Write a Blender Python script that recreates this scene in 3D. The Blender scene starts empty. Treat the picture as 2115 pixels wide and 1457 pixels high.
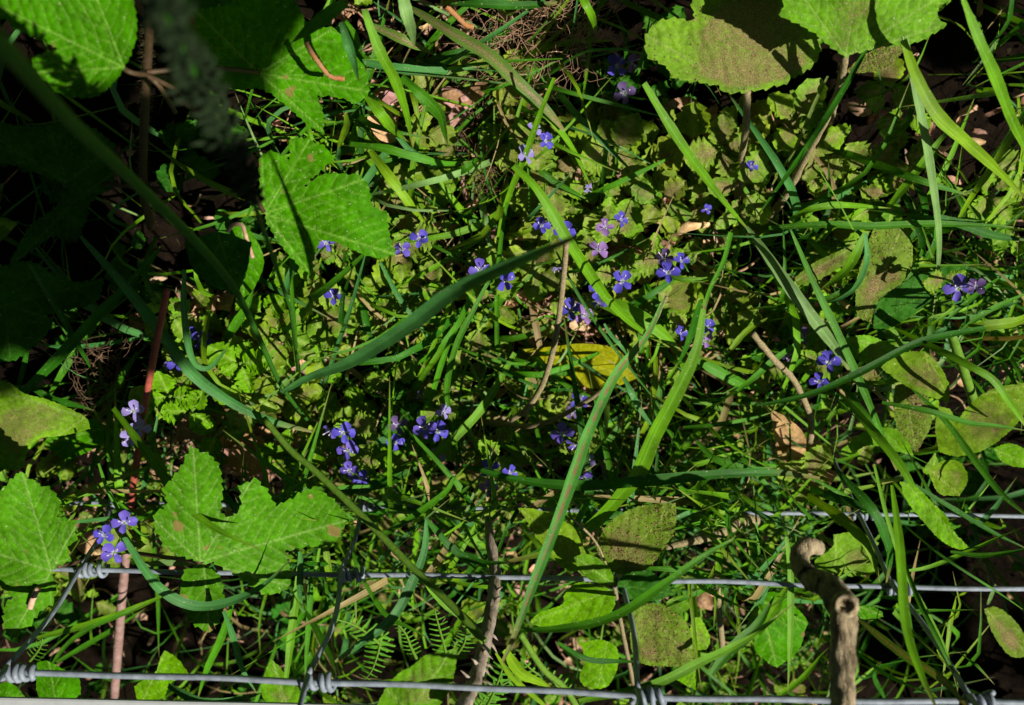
import bpy, math, random
import numpy as np
from mathutils import Vector, Matrix
from mathutils.geometry import delaunay_2d_cdt

# ---------------------------------------------------------------- camera, sky, sun
random.seed(7); RNG = np.random.default_rng(7)
SC = bpy.context.scene
FPX, CX, CY, H, TILT = 1830.0, 1057.5, 728.5, 0.62, math.radians(17)
cam = bpy.data.cameras.new('camera'); camo = bpy.data.objects.new('camera', cam)
SC.collection.objects.link(camo); SC.camera = camo
FW = np.array([0, -math.sin(TILT), -math.cos(TILT)]); UP = np.array([0, math.cos(TILT), -math.sin(TILT)])
RT = np.array([1.0, 0, 0]); CAM = np.array([0, 0, H])
camo.matrix_world = Matrix(((1, 0, 0, 0), (0, UP[1], -FW[1], 0), (0, UP[2], -FW[2], H), (0, 0, 0, 1)))
cam.sensor_width = 36; cam.lens = 36 * FPX / 2115; cam.clip_start = .01; cam.clip_end = 60
cam.dof.use_dof = True; cam.dof.focus_distance = .50; cam.dof.aperture_fstop = 9
SUN_EL, SUN_AZ = math.radians(52), math.radians(-8)          # azimuth of the sun in the XY plane, from +X
SUND = np.array([math.cos(SUN_EL) * math.cos(SUN_AZ), math.cos(SUN_EL) * math.sin(SUN_AZ), math.sin(SUN_EL)])
w = bpy.data.worlds.new('World'); SC.world = w; w.use_nodes = True
nt = w.node_tree; bg = nt.nodes['Background']; sky = nt.nodes.new('ShaderNodeTexSky')
sky.sky_type = 'NISHITA'; sky.sun_disc = False; sky.sun_elevation = SUN_EL
sky.sun_rotation = math.radians(90) - SUN_AZ
nt.links.new(sky.outputs[0], bg.inputs[0]); bg.inputs[1].default_value = .05
sl = bpy.data.lights.new('sun', 'SUN'); sl.energy = 5; sl.angle = math.radians(.5); sl.color = (1, .95, .86)
so = bpy.data.objects.new('sun', sl); SC.collection.objects.link(so)
so.rotation_euler = Vector(SUND).to_track_quat('Z', 'Y').to_euler()
vs = SC.view_settings; vs.view_transform = 'Standard'; vs.look = 'None'; vs.exposure = .15; vs.gamma = 1
SC.cycles.max_bounces = 4; SC.cycles.diffuse_bounces = 1; SC.cycles.transmission_bounces = 2; SC.cycles.transparent_max_bounces = 4

# ---------------------------------------------------------------- helpers
def P(px, py, z):
    px = np.asarray(px, float); py = np.asarray(py, float); z = np.asarray(z, float)
    d = FW + ((px - CX) / FPX)[..., None] * RT + ((CY - py) / FPX)[..., None] * UP
    t = (z - H) / d[..., 2]
    return CAM + t[..., None] * d
def depth(p): return (np.asarray(p) - CAM) @ FW
def nrm(a):
    a = np.asarray(a, float); return a / np.maximum(np.linalg.norm(a, axis=-1, keepdims=True), 1e-12)
def spline(pts, n):
    p = np.asarray(pts, float)
    if len(p) == 2: return p[0] + (p[1] - p[0]) * np.linspace(0, 1, n)[:, None]
    q = np.vstack([2 * p[0] - p[1], p, 2 * p[-1] - p[-2]]); out = []
    for i in range(1, len(q) - 2):
        t = np.linspace(0, 1, 24, endpoint=False)[:, None]; a, b, c, d = q[i - 1:i + 3]
        out.append(.5 * (2 * b + (c - a) * t + (2 * a - 5 * b + 4 * c - d) * t ** 2 + (3 * b - a - 3 * c + d) * t ** 3))
    out.append(p[-1:]); o = np.vstack(out)
    s = np.r_[0, np.cumsum(np.linalg.norm(np.diff(o, axis=0), axis=1))]
    u = np.linspace(0, s[-1], n)
    return np.stack([np.interp(u, s, o[:, k]) for k in range(o.shape[1])], 1)

class MB:
    def __init__(s): s.v = []; s.f = []; s.a = []; s.n = 0
    def add(s, v, f, vein=0., tint=(1, 1, 1), across=0.):
        v = np.asarray(v, float); n = len(v)
        a = np.empty((n, 5)); a[:, 0] = vein; a[:, 1] = across; a[:, 2:] = tint
        s.v.append(v); s.a.append(a); o = s.n
        s.f.extend([tuple(i + o for i in q) for q in f]); s.n += n
    def build(s, name, mat, parent=None, origin=None, smooth=True):
        V = np.vstack(s.v); A = np.vstack(s.a)
        if origin is None: origin = V.mean(0) if parent is None else np.array(parent.location)
        origin = np.asarray(origin, float)
        me = bpy.data.meshes.new(name); me.from_pydata((V - origin).tolist(), [], s.f)
        for nm, k in (('vein', 0), ('across', 1)):
            at = me.attributes.new(nm, 'FLOAT', 'POINT'); at.data.foreach_set('value', A[:, k].astype(np.float32))
        at = me.attributes.new('tint', 'FLOAT_COLOR', 'POINT')
        at.data.foreach_set('color', np.c_[A[:, 2:], np.ones(len(A))].astype(np.float32).ravel())
        if smooth: me.polygons.foreach_set('use_smooth', np.ones(len(me.polygons), bool))
        me.update(); me.materials.append(mat)
        o = bpy.data.objects.new(name, me); SC.collection.objects.link(o)
        if parent is not None: o.parent = parent; o.location = Vector(origin) - parent.location
        else: o.location = origin
        return o
LABELS = set()
def tag(o, label=None, cat=None, group=None, kind=None):
    if label:
        assert label not in LABELS, label
        assert 4 <= len(label.split()) <= 16, label
        LABELS.add(label); o['label'] = label
    if cat: o['category'] = cat
    if group: o['group'] = group
    if kind: o['kind'] = kind
    return o
def thing(name, loc, label, cat, group=None):
    o = bpy.data.objects.new(name, None); SC.collection.objects.link(o); o.location = Vector(loc)
    o.empty_display_size = .01
    return tag(o, label, cat, group)
def grid_faces(n, m, wrap=False):
    f = []
    for i in range(n - 1):
        for j in range(m if wrap else m - 1):
            k = (j + 1) % m; f.append((i * m + j, i * m + k, (i + 1) * m + k, (i + 1) * m + j))
    return f
def tube(mb, pts, r, n=8, cap=True, tint=(1, 1, 1), wob=0., seed=0):
    p = np.asarray(pts, float); L = len(p); r = np.broadcast_to(np.asarray(r, float), (L,))
    T = nrm(np.gradient(p, axis=0)); a = np.array([.31, .17, .93])
    s = nrm(np.cross(T, a)); u = np.cross(s, T); g = np.linspace(0, 2 * math.pi, n, endpoint=False)
    rr = r[:, None] * np.ones((1, n))
    if wob:
        q = np.random.default_rng(seed); rr = rr * (1 + wob * q.normal(size=(L, n)))
    v = p[:, None] + rr[..., None] * (np.cos(g)[None, :, None] * s[:, None] + np.sin(g)[None, :, None] * u[:, None])
    f = grid_faces(L, n, True)
    if cap: f += [tuple(range(n))[::-1], tuple((L - 1) * n + k for k in range(n))]
    mb.add(v.reshape(-1, 3), f, tint=tint)
def ribbon(mb, p, hw, roll=0., fold=.25, m=5, tint=(1, 1, 1)):
    p = np.asarray(p, float); L = len(p); T = nrm(np.gradient(p, axis=0))
    N0 = nrm(nrm(CAM - p) * .45 + np.array([0, 0, .75])); S = nrm(np.cross(T, N0)); N = np.cross(S, T)
    roll = np.broadcast_to(np.asarray(roll, float), (L,))[:, None]
    S2 = S * np.cos(roll) + N * np.sin(roll); N2 = -S * np.sin(roll) + N * np.cos(roll)
    a = np.linspace(-1, 1, m); hw = np.asarray(hw)[:, None, None]
    v = p[:, None] + hw * (a[None, :, None] * S2[:, None] + fold * (np.abs(a)[None, :, None] - .3) * N2[:, None])
    mb.add(v.reshape(-1, 3), grid_faces(L, m), across=np.tile(a, L), vein=np.repeat(np.linspace(0, 1, L), m), tint=tint)
def prof(t, kind):
    if kind == 'both': return np.clip(np.sin(np.pi * np.clip(t * .94 + .03, 0, 1)) ** .6, .04, 1)
    if kind == 'stem': return .75 + .25 * (1 - t)
    return np.clip(np.minimum(.55 + 1.6 * t, 1) * (1 - np.clip((t - .45) / .55, 0, 1) ** 1.7), .03, 1)
def zs(pts, z0, z1, arch):
    q = np.asarray(pts, float)[:, :2]; s = np.r_[0, np.cumsum(np.linalg.norm(np.diff(q, axis=0), axis=1))]; s /= s[-1]
    return z0 + (z1 - z0) * s + arch * 4 * s * (1 - s)
def path(pts, z0, z1, arch, n):
    z = zs(pts, z0, z1, arch); q = spline(np.c_[np.asarray(pts, float), z], n)
    return P(q[:, 0], q[:, 1], q[:, 2])

# ---------------------------------------------------------------- materials
def N(nt, t, **k):
    n = nt.nodes.new('ShaderNode' + t)
    for a, b in k.items(): setattr(n, a, b)
    return n
class G:
    def __init__(s, name):
        s.m = bpy.data.materials.new(name); s.m.use_nodes = True; s.t = s.m.node_tree
        s.b = s.t.nodes['Principled BSDF']; s.o = s.t.nodes['Material Output']
        s.tc = N(s.t, 'TexCoord').outputs['Object']
    def l(s, a, b): s.t.links.new(a, b)
    def noise(s, scale, detail=2, rough=.5, vec=None):
        n = N(s.t, 'TexNoise'); s.l(vec or s.tc, n.inputs['Vector'])
        n.inputs['Scale'].default_value = scale; n.inputs['Detail'].default_value = detail; n.inputs['Roughness'].default_value = rough
        return n.outputs[0]
    def rng(s, x, a, b, c, d, smooth=False):
        n = N(s.t, 'MapRange')
        if smooth: n.interpolation_type = 'SMOOTHSTEP'
        s.l(x, n.inputs[0])
        for i, q in enumerate((a, b, c, d)): n.inputs[i + 1].default_value = q
        return n.outputs[0]
    def math(s, op, a, b=0.):
        n = N(s.t, 'Math', operation=op)
        for i, q in enumerate((a, b)):
            if isinstance(q, (int, float)): n.inputs[i].default_value = q
            else: s.l(q, n.inputs[i])
        return n.outputs[0]
    def mix(s, f, a, b, mode='MIX'):
        n = N(s.t, 'MixRGB', blend_type=mode)
        for i, q in enumerate((f, a, b)):
            if isinstance(q, (int, float)): n.inputs[i].default_value = q
            elif isinstance(q, tuple): n.inputs[i].default_value = (*q, 1)
            else: s.l(q, n.inputs[i])
        return n.outputs[0]
    def attr(s, name, out=2):
        return N(s.t, 'Attribute', attribute_name=name).outputs['Fac' if out == 2 else 'Color']
    def bump(s, h, st, dist=.001):
        n = N(s.t, 'Bump'); n.inputs['Strength'].default_value = st; n.inputs['Distance'].default_value = dist
        s.l(h, n.inputs['Height']); s.l(n.outputs[0], s.b.inputs['Normal']); return n.outputs[0]
    def finish(s, col, rough=.5, transl=0., spec=.4, tcol=None):
        s.l(col, s.b.inputs['Base Color'])
        s.b.inputs['Roughness'].default_value = rough; s.b.inputs['Specular IOR Level'].default_value = spec
        if transl:
            t = N(s.t, 'BsdfTranslucent'); s.l(s.mix(1., col, tcol or (1.25, 1.2, .4), 'MULTIPLY'), t.inputs[0])
            m = N(s.t, 'MixShader'); m.inputs[0].default_value = transl
            s.l(s.b.outputs[0], m.inputs[1]); s.l(t.outputs[0], m.inputs[2]); s.l(m.outputs[0], s.o.inputs[0])
        return s.m
def var(g, base, lo=.72, hi=1.2, scale=70):
    f = g.rng(g.noise(scale, 3), .3, .7, lo, hi)
    r = N(g.t, 'ObjectInfo').outputs['Random']
    f = g.math('MULTIPLY', f, g.rng(r, 0, 1, .85, 1.15))
    c = g.mix(1., base, f, 'MULTIPLY')
    return g.mix(1., c, g.attr('tint', 0), 'MULTIPLY')
def dusted(g, col, amount, dcol, d2, w=None):
    grain = g.noise(1700, 3, .75); patch = g.noise(38, 3, .6)
    if w is None: w = g.attr('across')
    f = g.math('ADD', g.math('ADD', g.math('MULTIPLY', grain, 1.7), g.math('MULTIPLY', patch, .4)), g.math('MULTIPLY', w, .36))
    f = g.rng(f, 1.37 - .3 * amount, 1.46 - .3 * amount, 0, .92, True)
    dc = g.mix(g.rng(g.noise(1500, 3, .7), .42, .58, 0, 1), dcol, d2)
    return g.mix(f, col, dc), f
TAN, UMB = (.46, .30, .16), (.17, .11, .05)
def leaf_mat(name, base, veinc, dust=0., transl=.22, rough=.55, lo=.72, hi=1.2, spec=.06, speck=True, spot=False):
    g = G(name); c = var(g, base, lo, hi)
    c = g.mix(g.math('MULTIPLY', g.attr('vein'), .85), c, veinc)
    fine = g.noise(420, 3, .6)
    c = g.mix(1., c, g.rng(fine, .3, .7, .7, 1.25), 'MULTIPLY')
    if spot: c = g.mix(g.rng(g.noise(85, 1), .7, .74, 0, .8), c, (.3, .2, .07))
    if speck: c = g.mix(g.rng(g.noise(650, 1), .73, .76, 0, .55), c, (.55, .6, .35))
    hgt = g.math('SUBTRACT', g.math('MULTIPLY', fine, .6), g.math('MULTIPLY', g.attr('vein'), .8))
    if dust:
        c, f = dusted(g, c, dust, TAN, UMB); hgt = g.math('ADD', hgt, f)
    g.bump(hgt, .55, .001)
    return g.finish(c, rough, transl, spec)
def blade_mat(name, base, dust=0., transl=.22, stripe=None, rough=.48, edge=(1, 1, 1), spec=.28):
    g = G(name); c = var(g, base, .7, 1.25, 55)
    a = g.attr('across'); al = g.attr('vein')
    cv = N(g.t, 'CombineXYZ'); g.l(g.math('MULTIPLY', a, 10.), cv.inputs[0]); g.l(g.math('MULTIPLY', al, 1.5), cv.inputs[1])
    st = g.noise(2.2, 2, .5, cv.outputs[0])
    c = g.mix(1., c, g.rng(st, .3, .7, .62, 1.32), 'MULTIPLY')
    mid = g.rng(g.math('ABSOLUTE', a), .06, .16, .35, 0)
    c = g.mix(mid, c, tuple(min(1, x * 1.5 + .03) for x in base))
    if stripe: c = g.mix(g.math('MULTIPLY', g.rng(g.math('ABSOLUTE', a), .2, .42, 1, 0), g.rng(g.noise(160, 4, .7), .38, .56, 0, .85)), c, stripe)
    c = g.mix(g.rng(al, .86, 1., 0, .75), c, (.3, .21, .07))
    c = g.mix(g.rng(g.noise(700, 1), .7, .74, 0, .5), c, (.5, .5, .3))
    if dust: c, f = dusted(g, c, dust, TAN, UMB, g.math('SUBTRACT', .9, g.math('ABSOLUTE', a)))
    g.bump(st, .35, .0006)
    return g.finish(c, rough, transl, spec)
def plain_mat(name, c1, c2, scale=200, rough=.6, bump=.4, dist=.001, transl=0., spec=.3, stretch=None, dust=0.):
    g = G(name); vec = None
    if stretch:
        mp = N(g.t, 'Mapping'); g.l(g.tc, mp.inputs[0]); mp.inputs['Scale'].default_value = stretch; vec = mp.outputs[0]
    n = g.noise(scale, 5, .65, vec)
    c = g.mix(g.rng(n, .35, .65, 0, 1), c1, c2); c = g.mix(1., c, g.attr('tint', 0), 'MULTIPLY')
    if dust: c, f = dusted(g, c, dust, TAN, UMB)
    if bump: g.bump(n, bump, dist)
    return g.finish(c, rough, transl, spec, (1.1, 1, .7))
BL = dict(
    bright=blade_mat('grass_bright', (.14, .36, .006)), mid=blade_mat('grass_mid', (.065, .25, .005)),
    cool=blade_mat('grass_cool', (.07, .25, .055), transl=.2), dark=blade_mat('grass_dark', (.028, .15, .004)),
    lime=blade_mat('grass_lime', (.2, .38, .008)), dusty=blade_mat('grass_dusty', (.12, .27, .03), dust=.45),
    striped=blade_mat('grass_striped', (.07, .28, .03), stripe=(.3, .14, .07)), pale=blade_mat('grass_pale', (.2, .36, .1)), straw=blade_mat('grass_straw', (.36, .28, .11)))
LF = dict(
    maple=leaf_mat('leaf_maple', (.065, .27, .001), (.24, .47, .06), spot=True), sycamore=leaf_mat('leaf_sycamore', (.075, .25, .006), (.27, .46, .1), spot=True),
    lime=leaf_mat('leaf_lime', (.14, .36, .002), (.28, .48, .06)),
    dull=leaf_mat('leaf_dull', (.13, .33, .008), (.3, .46, .1), dust=-.3),
    dusty=leaf_mat('leaf_dusty', (.2, .4, .02), (.3, .38, .1), dust=.14),
    brown=leaf_mat('leaf_very_dusty', (.16, .27, .02), (.34, .42, .1), dust=.12),
    olive=leaf_mat('leaf_olive', (.16, .3, .01), (.34, .42, .08), dust=-.1),
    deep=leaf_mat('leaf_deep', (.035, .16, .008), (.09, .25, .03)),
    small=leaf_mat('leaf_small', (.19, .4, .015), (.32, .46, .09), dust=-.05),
    smalldusty=leaf_mat('leaf_small_dusty', (.23, .4, .03), (.36, .42, .13), dust=.14),
    fern=leaf_mat('leaf_fern', (.12, .38, .02), (.2, .45, .06), transl=.35))
YEL = leaf_mat('leaf_yellow', (.36, .38, .004), (.44, .44, .03), dust=0., speck=False, lo=.85, hi=1.1)
DRY = leaf_mat('dry_leaf', (.48, .27, .14), (.55, .36, .22), lo=.5, hi=1.3, transl=.15, rough=.7, spec=.15)
SOIL = plain_mat('soil', (.004, .0027, .0017), (.014, .009, .0055), 90, .95, .9, .004, spec=.05)
LIT = plain_mat('litter', (.72, .48, .34), (.42, .24, .13), 220, .85, .5, .001, spec=.1)
WIRE = plain_mat('galvanised_wire', (.17, .20, .235), (.33, .38, .44), 130, .55, .25, .0003, spec=.5)
WOODW = plain_mat('white_board', (.42, .44, .44), (.36, .38, .38), 120, .6, .2, .0005)
BARK = plain_mat('stick_bark', (.5, .4, .24), (.11, .08, .04), 240, .85, 1., .004, stretch=(1, .3, .3))
CUT = plain_mat('cut_wood', (.5, .42, .26), (.2, .13, .06), 500, .8, .6, .001)
THORNS = plain_mat('bramble_bark', (.5, .42, .33), (.2, .15, .1), 330, .8, .9, .0012, stretch=(1, .3, .3))
REDST = plain_mat('red_stem', (.48, .11, .07), (.3, .07, .05), 240, .5, .5, .001)
PINKST = plain_mat('pink_stem', (.42, .27, .24), (.28, .16, .13), 240, .5, .5, .001)
DKST = plain_mat('dark_stem', (.12, .07, .04), (.07, .05, .02), 300, .55, .4, .0006)
HAIR = plain_mat('stem_hair', (.4, .34, .18), (.3, .26, .12), 200, .6, 0, transl=.3)
TANST = plain_mat('dusty_stem', (.5, .36, .21), (.2, .2, .08), 900, .9, 1., .001)
GRST = plain_mat('green_stem', (.16, .3, .03), (.1, .22, .02), 300, .5, .3, .0005)
ROOT = plain_mat('dead_root', (.34, .22, .14), (.17, .1, .06), 400, .9, .4, .0005)
ORNG = plain_mat('orange_bark', (.45, .17, .05), (.36, .22, .1), 260, .7, .5, .0008)
SEED = plain_mat('seed_head', (.012, .035, .008), (.022, .035, .012), 500, .8, .3, .0005, transl=.2)
SHR = leaf_mat('leaf_blocker', (.06, .16, .02), (.1, .2, .05))
def petal_mat(name, c, eye=.09):
    g = G(name); r = g.attr('vein'); a = g.attr('across')
    st = g.rng(g.math('ABSOLUTE', g.math('SINE', g.math('MULTIPLY', a, 9.))), .0, .25, .55, 1)
    k = g.mix(1., c, st, 'MULTIPLY'); k = g.mix(g.rng(g.noise(300, 2), .3, .7, 0, .25), k, tuple(min(1, x * 1.5 + .1) for x in c))
    k = g.mix(g.rng(r, eye, eye + .12, 1, 0), k, (.62, .62, .78))
    g.b.inputs['Sheen Weight'].default_value = .1
    return g.finish(k, .5, .35, .2, (1, .9, 1.2))
PET = dict(b=petal_mat('petal_blue', (.11, .085, .66)), v=petal_mat('petal_violet', (.17, .115, .66)),
           l=petal_mat('petal_lilac', (.36, .29, .74)), p=petal_mat('petal_pink', (.36, .19, .55)),
           d=petal_mat('petal_dusky', (.17, .1, .3)))
STAM = plain_mat('stamen', (.75, .7, .8), (.6, .5, .75), 300, .5, 0)
# ---------------------------------------------------------------- leaves, flowers, plants
def inside(p, poly):
    x, y = p[:, 0], p[:, 1]; r = np.zeros(len(p), bool); q = np.roll(poly, 1, 0)
    for (x1, y1), (x2, y2) in zip(poly, q):
        c = (y1 > y) != (y2 > y)
        r ^= c & (x < (x2 - x1) * (y - y1) / ((y2 - y1) or 1e-9) + x1)
    return r
def segd(p, a, b):
    d = b - a; t = np.clip(((p - a) @ d) / max(d @ d, 1e-9), 0, 1)
    return np.linalg.norm(p - a - t[:, None] * d, axis=1)
def wavy(p, seed, s):
    q = np.random.default_rng(seed); o = np.zeros(len(p))
    for k in range(5):
        a = q.uniform(0, 6.28); f = 2 * math.pi / (s * q.uniform(.6, 1.6))
        o += np.sin((p[:, 0] * math.cos(a) + p[:, 1] * math.sin(a)) * f + q.uniform(0, 6.28)) / 5
    return o
def leaf_mesh(mb, outline, base, tips, z0, tilt=(0, 0), teeth=6., tp=17., sp=3.8, wav=.004, fold=.0, sec=.42, vw=1.5, seed=1, tint=(1, 1, 1)):
    """a leaf blade whose outline is given where the picture shows it and then laid at its own height, tilt and curl"""
    o = np.asarray(outline, float); q = np.vstack([o, o[:1]])
    per = np.linalg.norm(np.diff(q, axis=0), axis=1).sum(); n = max(24, int(per / 4.0))
    e_ = np.roll(o, -1, 0) - o; pv = np.roll(e_, 1, 0); tn = np.abs(np.arctan2(pv[:, 0] * e_[:, 1] - pv[:, 1] * e_[:, 0], (pv * e_).sum(1)))
    ck = [i for i in range(len(o)) if tn[i] > math.radians(58)]
    if ck:
        c = []
        for i, j in zip(ck, ck[1:] + [ck[0] + len(o)]):
            seg = np.array([o[k % len(o)] for k in range(i, j + 1)]); L_ = np.linalg.norm(np.diff(seg, axis=0), axis=1).sum(); c.append(spline(seg, max(3, int(L_ / 4.0) + 1))[:-1])
        c = np.vstack(c); n = len(c)
    else: c = spline(q, n + 1)[:-1]
    T = nrm(np.roll(c, -1, 0) - np.roll(c, 1, 0)); Nn = np.stack([T[:, 1], -T[:, 0]], 1)
    if (o[:, 0] * np.roll(o[:, 1], -1) - np.roll(o[:, 0], -1) * o[:, 1]).sum() < 0: Nn = -Nn
    s = np.arange(n) * per / n; rg = np.random.default_rng(seed)
    ph = s / tp + .25 * np.sin(s / 41.) ; saw = (ph % 1.0)
    c = c + Nn * (teeth * (saw - .5) * (.75 + .5 * np.sin(np.floor(ph) * 2.7)))[:, None]
    lo, hi = c.min(0), c.max(0)
    gx, gy = np.meshgrid(np.arange(lo[0], hi[0], sp), np.arange(lo[1], hi[1], sp * .87))
    gx = gx + (np.arange(gx.shape[0]) % 2)[:, None] * sp * .5
    g = np.stack([gx.ravel(), gy.ravel()], 1) + rg.uniform(-.12, .12, (gx.size, 2)) * sp
    g = g[inside(g, c)]
    dm = np.min(np.linalg.norm(g[:, None] - c[None, ::2], axis=2), axis=1) if len(g) else np.zeros(0)
    g = g[dm > sp * .6]; pts = np.vstack([c, g])
    r = delaunay_2d_cdt([Vector(p) for p in pts], [], [list(range(n))], 1, 1e-5)
    pts = np.array([tuple(v) for v in r[0]]); F = r[2]
    base = np.asarray(base, float); vein = np.zeros(len(pts)); dmain = np.full(len(pts), 1e9); dall = np.full(len(pts), 1e9)
    for t in tips:
        ch = spline([base] + [np.asarray(k, float) for k in (t if isinstance(t[0], (tuple, list)) else [t])], 9)
        for a, b in zip(ch[:-1], ch[1:]): dmain = np.minimum(dmain, segd(pts, a, b))
        if sec:
            L = np.linalg.norm(ch[-1] - ch[0]); k = max(3, int(L / 30))
            for i in range(1, k + 1):
                f = (i - .4) / (k + .4); p0 = ch[0] + (ch[-1] - ch[0]) * f; j = min(7, int(f * 8)); p0 = ch[j] + (ch[j + 1] - ch[j]) * (f * 8 - j)
                d = nrm(ch[j + 1] - ch[j])
                for sg in (-1, 1):
                    a = math.radians(48) * sg; e = np.array([d[0] * math.cos(a) - d[1] * math.sin(a), d[0] * math.sin(a) + d[1] * math.cos(a)])
                    m_ = p0 + e * L * sec * (1 - .65 * f) * .55; e2 = m_ + (e + .5 * d) / 1.2 * L * sec * (1 - .65 * f) * .45
                    for a_, b_ in ((p0, m_), (m_, e2)): dall = np.minimum(dall, segd(pts, a_, b_))
    vein = np.maximum(np.exp(-(dmain / (vw * 1.25)) ** 2), .5 * np.exp(-(dall / vw) ** 2))
    d = pts - base; size = max(np.ptp(pts[:, 0]), np.ptp(pts[:, 1]))
    z = z0 + (d[:, 0] * tilt[0] + d[:, 1] * tilt[1]) / 1000 + wav * wavy(pts, seed, size * .9) * np.minimum(1, size / 250)
    z += fold * np.minimum(dmain, 60) / 60 + .0007 * (1 - np.exp(-np.minimum(dmain, dall) / 7)) + .00035 * wavy(pts, seed + 5, 26)
    de = np.min([segd(pts, c[k], c[(k + 3) % n]) for k in range(0, n, 3)], axis=0); ctr = pts.mean(0); dw = np.zeros(len(pts))
    for k in range(4):
        m_ = base + (ctr - base) * rg.uniform(.1, 1.5) + rg.normal(0, .12, 2) * size; dw += rg.uniform(.5, 1) * np.exp(-((pts - m_) ** 2).sum(1) / (size * rg.uniform(.14, .27)) ** 2)
    mb.add(P(pts[:, 0], pts[:, 1], z), F, vein=vein, tint=tint, across=np.clip(dw, 0, 1) * np.clip(de / 16, 0, 1))
ICO = [(0, 0, 1), (.9, 0, .3), (.25, .85, .3), (-.75, .5, .3), (-.7, -.55, .3), (.3, -.85, .3), (0, 0, -.8)]; ICF = [(0, 1, 2), (0, 2, 3), (0, 3, 4), (0, 4, 5), (0, 5, 1), (6, 2, 1), (6, 3, 2), (6, 4, 3), (6, 5, 4), (6, 1, 5)]
GRAIN = plain_mat('soil_grain', (.42, .27, .13), (.24, .15, .07), 600, .9, 0)
def leaf(name, outline, base, tips, z0, mat, parent=None, **k):
    mb = MB(); leaf_mesh(mb, outline, base, tips, z0, **k)
    if mat in ('brown', 'dusty') and parent is not None:
        v = mb.v[0]; q = np.random.default_rng(k.get('seed', 1) + 500); gm_ = MB(); cen = [v[q.integers(len(v))] for _ in range(4)]
        for _ in range(620 if mat == 'brown' else 420):
            p = v[q.integers(len(v))]
            if q.random() > .25 + .9 * max(math.exp(-(np.linalg.norm(p - c_) / .012) ** 2) for c_ in cen): continue
            g_ = q.uniform(.5, 1.3); gm_.add(p + [0, 0, .0004] + np.array(ICO) * q.uniform(.0002, .0005) * q.uniform(.6, 1.3, 3), ICF, tint=(g_, g_, g_))
        tag(gm_.build('soil_grains', GRAIN, parent, smooth=False), kind='stuff')
    return mb.build(name, LF.get(mat, mat) if isinstance(mat, str) else mat, parent)
def crop(ox, oy, *xy): return [(ox + x / 2.998, oy + y / 2.998) for x, y in zip(xy[::2], xy[1::2])]

def small_leaf(kind, rows=22, cols=9, ns=5):
    """ovate leaf with round teeth, unit length along +X, facing +Z"""
    t = np.linspace(0, 1, rows); a = np.linspace(-1, 1, cols); w = {0: .95, 1: 1.12, 2: .78}[kind]
    pr = w * np.clip(t, 0, 1) ** .55 * np.clip(1 - t, 0, 1) ** .72 + .012
    ph = (ns * t + .15) % 1.0; sc = (.66 + .46 * np.abs(np.sin(np.pi * (ns * t + .1))) ** .6) * np.random.default_rng(kind + 70).uniform(.86, 1.1, rows)
    T, A = np.meshgrid(t, a, indexing='ij'); B = np.abs(A)
    y = A * pr[:, None] * np.where(B > .9, sc[:, None], np.where(B > .6, .95 + .05 * sc[:, None], 1))
    x = T + .16 * B * (1 - T) * .8 - .06
    q = np.random.default_rng(kind + 30); rib_ = np.abs(np.sin(np.pi * ns * (T - .16 * B)))
    z = (.13 + .1 * q.normal()) * B ** 1.3 * w * .5 - (.25 + .12 * q.normal()) * (T - .35) ** 2 + .085 * (rib_ - .6) * np.minimum(1, B * 2.2) * (1 - .6 * T) + .035 * q.normal(size=T.shape) * B + .04 * np.sin(T * 5 + A * 2.5 + kind)
    v = np.exp(-(A * pr[:, None] / .022) ** 2); v = np.maximum(v, .6 * np.exp(-(rib_ / .3) ** 2) * (B < .95))
    return np.stack([x, y, z], -1).reshape(-1, 3), grid_faces(rows, cols), v.ravel(), (1 - B ** 2).ravel() * np.clip(1.4 - T, 0, 1).ravel()
SLV = [small_leaf(0), small_leaf(1), small_leaf(2)]
SLL = [small_leaf(k, 13, 7, 4) for k in range(3)]
def frame(n, h):
    n = nrm(n); h = np.asarray(h, float); h = nrm(h - n * (h @ n)); return np.stack([h, np.cross(n, h), n], 1)
def proto(name, v, f, vein, mat, across=0.):
    mb = MB(); mb.add(v, f, vein=vein, across=across); o = mb.build(name, mat, None, (0, 0, 0)); me = o.data
    bpy.data.objects.remove(o); return me
SLM = {m: [proto('leaf', SLV[k][0] * .022, SLV[k][1], SLV[k][2], LF[m], SLV[k][3]) for k in range(3)] for m in ('small', 'smalldusty', 'lime', 'deep')}
def place(name, me, parent, pos, R, s):
    o = bpy.data.objects.new(name, me); SC.collection.objects.link(o); o.parent = parent
    pl = np.array(parent.location) if parent is not None else 0
    M = np.eye(4); M[:3, :3] = R * s; M[:3, 3] = np.asarray(pos) - pl
    o.matrix_local = Matrix(M.tolist()); return o
def petal(length, width, ang):
    t = np.linspace(0, 1, 8); a = np.linspace(-1, 1, 7); T, A = np.meshgrid(t, a, indexing='ij')
    pr = width * (np.clip(T, 0, 1) ** .55) * np.sqrt(np.clip(1 - (np.clip(T - .55, 0, 1) / .46) ** 2.2, .0, 1))
    x = .04 + T * length * (1 - .05 * A ** 2); y = A * pr
    z = .10 + .34 * T - .30 * T ** 2 + .3 * (A * pr / width) ** 2 * T
    c, s = math.cos(ang), math.sin(ang)
    return np.stack([x * c - y * s, x * s + y * c, z], -1).reshape(-1, 3), grid_faces(8, 7), T.ravel(), A.ravel()
PT = [(1.0, .56, 90), (.98, .50, 2), (.98, .50, 178), (.88, .36, 270)]
PETM = {k: [proto('petal', *petal(l, w_, math.radians(an))[:3], m, petal(l, w_, math.radians(an))[3]) for l, w_, an in PT] for k, m in PET.items()}
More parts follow.
